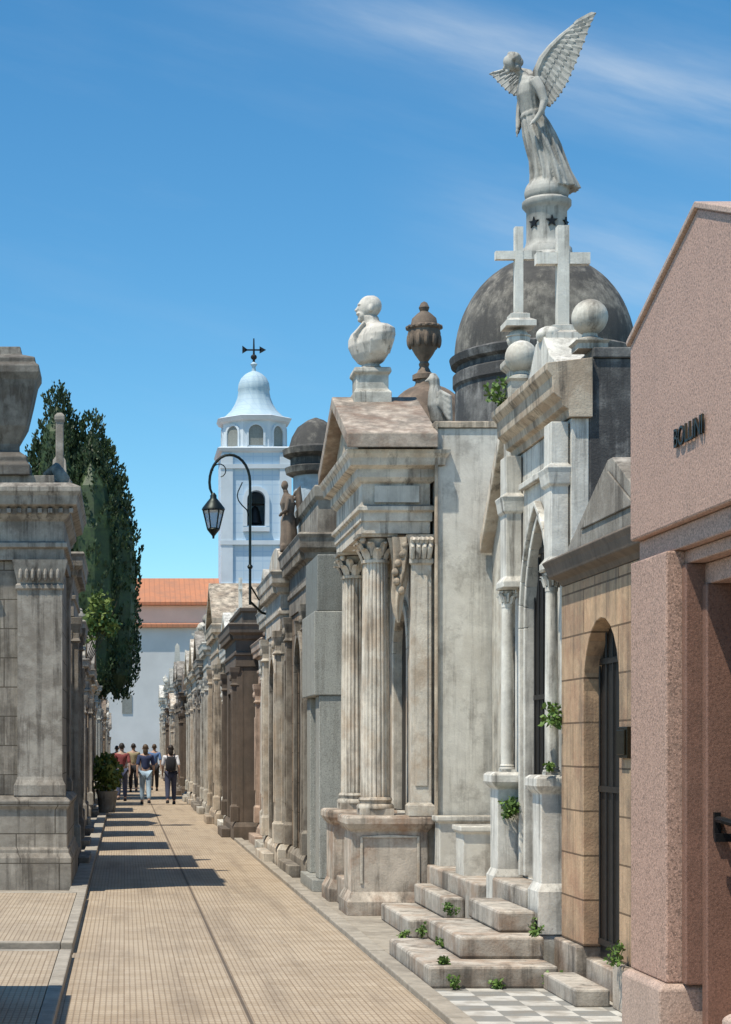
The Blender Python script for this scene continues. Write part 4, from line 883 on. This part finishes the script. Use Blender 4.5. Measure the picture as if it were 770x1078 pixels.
# ------------------------------------------------------------ people
def person(x,y,h,label,top,bottom,hair,longh=False,bag=None,phase=1,shorts=False,turn=0):
    k=h/1.72; S=phase
    J={'pel':(0,0,.96,.12),'wai':(0,0,1.10,.115),'che':(0,.01,1.30,.135),'up':(0,0,1.42,.09),'nk':(0,0,1.50,.052),'hd':(0,.01,1.58,.07),'hm':(0,.015,1.645,.088),'ht':(0,.01,1.71,.055)}
    E=[('pel','wai'),('wai','che'),('che','up'),('up','nk'),('nk','hd'),('hd','hm'),('hm','ht')]
    for s_,n_ in((-1,'l'),(1,'r')):
        st=S*s_
        J['sh'+n_]=(s_*.18,0,1.40,.062); J['el'+n_]=(s_*.235,-.05-.06*st,1.13,.043); J['wr'+n_]=(s_*.24,.02-.16*st,.90,.028); J['pa'+n_]=(s_*.24,.03-.18*st,.85,.03)
        J['hp'+n_]=(s_*.09,0,.90,.095); J['kn'+n_]=(s_*.095,.06+.13*st,.50,.062); J['an'+n_]=(s_*.10,-.02+.20*st if st>0 else -.22*abs(st),.10 if st>0 else .14,.042); a=J['an'+n_]; J['to'+n_]=(s_*.12,a[1]+.15,.035 if st>0 else .05,.035); J['he'+n_]=(s_*.10,a[1]-.03,.045 if st>0 else .09,.04)
        E+=[('up','sh'+n_),('sh'+n_,'el'+n_),('el'+n_,'wr'+n_),('wr'+n_,'pa'+n_),('pel','hp'+n_),('hp'+n_,'kn'+n_),('kn'+n_,'an'+n_),('an'+n_,'he'+n_),('he'+n_,'to'+n_)]
        px_,py_,pz,_=J['pa'+n_]
        for f in range(4):
            L=(.065,.075,.07,.055)[f]; yy=py_+.03-.02*f
            J[f'f{f}a'+n_]=(px_,yy,pz-.035,.0085); J[f'f{f}b'+n_]=(px_-s_*.008,yy,pz-.035-L*.55,.008); J[f'f{f}c'+n_]=(px_-s_*.02,yy,pz-.035-L,.007)
            E+=[('pa'+n_,f'f{f}a'+n_),(f'f{f}a'+n_,f'f{f}b'+n_),(f'f{f}b'+n_,f'f{f}c'+n_)]
        J['ta'+n_]=(px_-s_*.01,py_+.045,pz+.0,.010); J['tb'+n_]=(px_-s_*.02,py_+.06,pz-.035,.008); E+=[('pa'+n_,'ta'+n_),('ta'+n_,'tb'+n_)]
    names=list(J)
    t=T('person',label,'person',(x,y,0),'people walking along the street')
    t.e.rotation_euler=(0,0,turn)
    def sk(nm,keys,grow,mat,sub=1):
        kk=[q for q in names if q in keys]; ii={q:i for i,q in enumerate(kk)}
        vs=[tuple(c*k for c in J[q][:3]) for q in kk]; rr=[(J[q][3]+grow)*k for q in kk]
        es=[(ii[a],ii[c]) for a,c in E if a in ii and c in ii]
        return t.part(nm,skin(nm,vs,es,rr,sub),mat,smooth=True)
    sk('body',set(names),0,'skin')
    sk('shirt',{'pel','wai','che','up','shl','shr','ell','elr'},.016,top)
    sk('trousers',{'pel','hpl','hpr','knl','knr'}|(set() if shorts else {'anl','anr'}),.022,bottom)
    b=B(); q=k
    b.ell((0,-.015*q,1.665*q),(.085*q,.10*q,.10*q),16,12)
    if longh: b.ell((0,-.06*q,1.56*q),(.075*q,.05*q,.13*q),14,10)
    t.part('hair',b.mesh('hair'),hair,smooth=True)
    b=B()
    b.tube([(0,.10*q,1.66*q),(0,.125*q,1.625*q),(0,.105*q,1.615*q)],[.008,.014,.008],6)
    for s_ in(-1,1): b.ell((s_*.09*q,.0,1.63*q),(.012*q,.02*q,.03*q),8,6); b.ell((s_*.032*q,.092*q,1.65*q),(.012*q,.01*q,.007*q),8,6)
    b.ell((0,.10*q,1.588*q),(.024*q,.01*q,.007*q),8,6)
    t.part('face_features',b.mesh('face_features'),'skin',smooth=True)
    for n_ in 'lr':
        b=B()
        a=J['an'+n_]; b.rings([[ (a[0]*k+w_*math.cos(u),(a[1]+.05)*k+l_*math.sin(u),z_) for u in [2*pi*i/14 for i in range(14)]] for w_,l_,z_ in ((.045,.13,(a[2]-.10)),(.05,.135,(a[2]-.07)),(.042,.11,a[2]-.02),(.04,.05,a[2]+.02))])
        t.part('shoe',b.mesh('shoe'),'black',smooth=True)
    if bag:
        b=B(); b.rings([[(w_*math.copysign(abs(math.cos(u))**.6,math.cos(u)),-.22*k+d_*math.copysign(abs(math.sin(u))**.6,math.sin(u)),z_*k) for u in [2*pi*i/20 for i in range(20)]] for w_,d_,z_ in ((.11,.06,.98),(.14,.085,1.02),(.145,.09,1.2),(.13,.08,1.36),(.08,.05,1.42))])
        for s_ in(-1,1): b.tube([(s_*.1,-.15,1.38*k),(s_*.11,-.02,1.49*k),(s_*.12,.13,1.40*k),(s_*.13,.13,1.2*k),(s_*.13,-.12,1.05*k)],.016,6)
        me=b.mesh('backpack'); ob=bpy.data.objects.new('backpack',me); COL.objects.link(ob); ob.location=(x,y,0); finish(ob,M[bag],True,0); ob['label']='dark backpack worn on the back of a walker'; ob['category']='backpack'
person(-.08,58,1.74,'person in maroon shirt and dark trousers walking away','maroon','darkjean','hair',phase=1)
person(.61,54.8,1.70,'person in dark blue top and pale blue jeans walking away','navy','jeans','hair2',True,phase=-1)
person(1.34,54.8,1.68,'person in white shirt and dark jeans with backpack walking away','whitec','darkjean','hair',True,bag='black',phase=1)
person(.33,69,1.74,'person in khaki shirt and black trousers walking','khaki','black','hair',phase=-1)
person(1.12,71,1.72,'person in blue top and black trousers walking','bluec','black','hair2',phase=1)
person(-.30,76,1.66,'person in red shirt and dark trousers walking','redc','darkjean','hair',phase=1)

# ------------------------------------------------------------ light, world, camera
sv=Vector((-.37,-.25,1)).normalized()
sl=bpy.data.lights.new('sun','SUN'); sl.energy=5.0; sl.angle=rad(.53); sl.color=(1,.93,.80)
so=bpy.data.objects.new('sun',sl); COL.objects.link(so); so.rotation_euler=sv.to_track_quat('Z','Y').to_euler(); so.location=(-20,-10,40)
w=bpy.data.worlds.new('World'); sc.world=w; w.use_nodes=True; nt=w.node_tree; nt.nodes.clear()
class WG(G):
    def __init__(s,t): s.t=t
g=WG(nt); out=g.n('ShaderNodeOutputWorld'); bg=g.n('ShaderNodeBackground'); nt.links.new(bg.outputs[0],out.inputs[0])
sky=g.n('ShaderNodeTexSky',sky_type='NISHITA'); sky.sun_disc=False; sky.sun_elevation=math.asin(sv.z); sky.sun_rotation=math.atan2(sv.x,sv.y)%(2*pi)
sky.altitude=1200; sky.air_density=1.0; sky.dust_density=.3; sky.ozone_density=3
hs=g.n('ShaderNodeHueSaturation'); hs.inputs['Saturation'].default_value=1.25; nt.links.new(sky.outputs[0],hs.inputs['Color'])
sk2=g.mix(1.,hs.outputs[0],(.94,1.17,1.06),'MULTIPLY')
tc=g.n('ShaderNodeTexCoord').outputs['Generated']; s=g.sep(tc)
ydiv=g.mt('MAXIMUM',g.mt('ABSOLUTE',s[1]),.05)
u=g.mt('DIVIDE',s[0],ydiv); v=g.mt('DIVIDE',s[2],ydiv)
def band(v0,k,wd,u0,u1):
    d=g.mt('SUBTRACT',v,g.mt('ADD',g.mt('MULTIPLY',u,k),v0)); d=g.mt('DIVIDE',d,wd); e=g.mt('POWER',2.718,g.mt('MULTIPLY',g.mt('MULTIPLY',d,d),-1.))
    return g.mt('MULTIPLY',e,g.rng(u,u0,u1))
cv=g.comb(g.mt('ADD',g.mt('MULTIPLY',u,5.),g.mt('MULTIPLY',v,3.)),g.mt('ADD',g.mt('MULTIPLY',v,20.),g.mt('MULTIPLY',u,5.)),0.)
nz=g.noise(cv,1.2,8,.58)
m1=band(.408,-.22,.022,.0,.22); m2=band(.29,-.12,.028,.12,.26)
m=g.mt('ADD',g.mt('MULTIPLY',m1,.6),g.mt('MULTIPLY',m2,.45)); m=g.mt('MULTIPLY',m,g.rng(nz,.3,.7),True)
m=g.mt('ADD',m,g.mt('MULTIPLY',g.rng(nz,.5,.9),.08),True)
c=g.mix(m,sk2,(4.6,5.2,5.8)); nt.links.new(c,bg.inputs[0]); bg.inputs[1].default_value=.15
cam=bpy.data.cameras.new('Camera'); co=bpy.data.objects.new('Camera',cam); COL.objects.link(co); sc.camera=co
co.location=(0,0,1.7); co.rotation_euler=(rad(90),0,0); cam.sensor_fit='HORIZONTAL'; cam.sensor_width=36; cam.lens=2000/770*36
cam.shift_x=(385-131)/770; cam.shift_y=(785-539)/770; cam.clip_end=5000; cam.clip_start=.1
sc.view_settings.view_transform='Standard'; sc.view_settings.look='None'; sc.view_settings.exposure=0
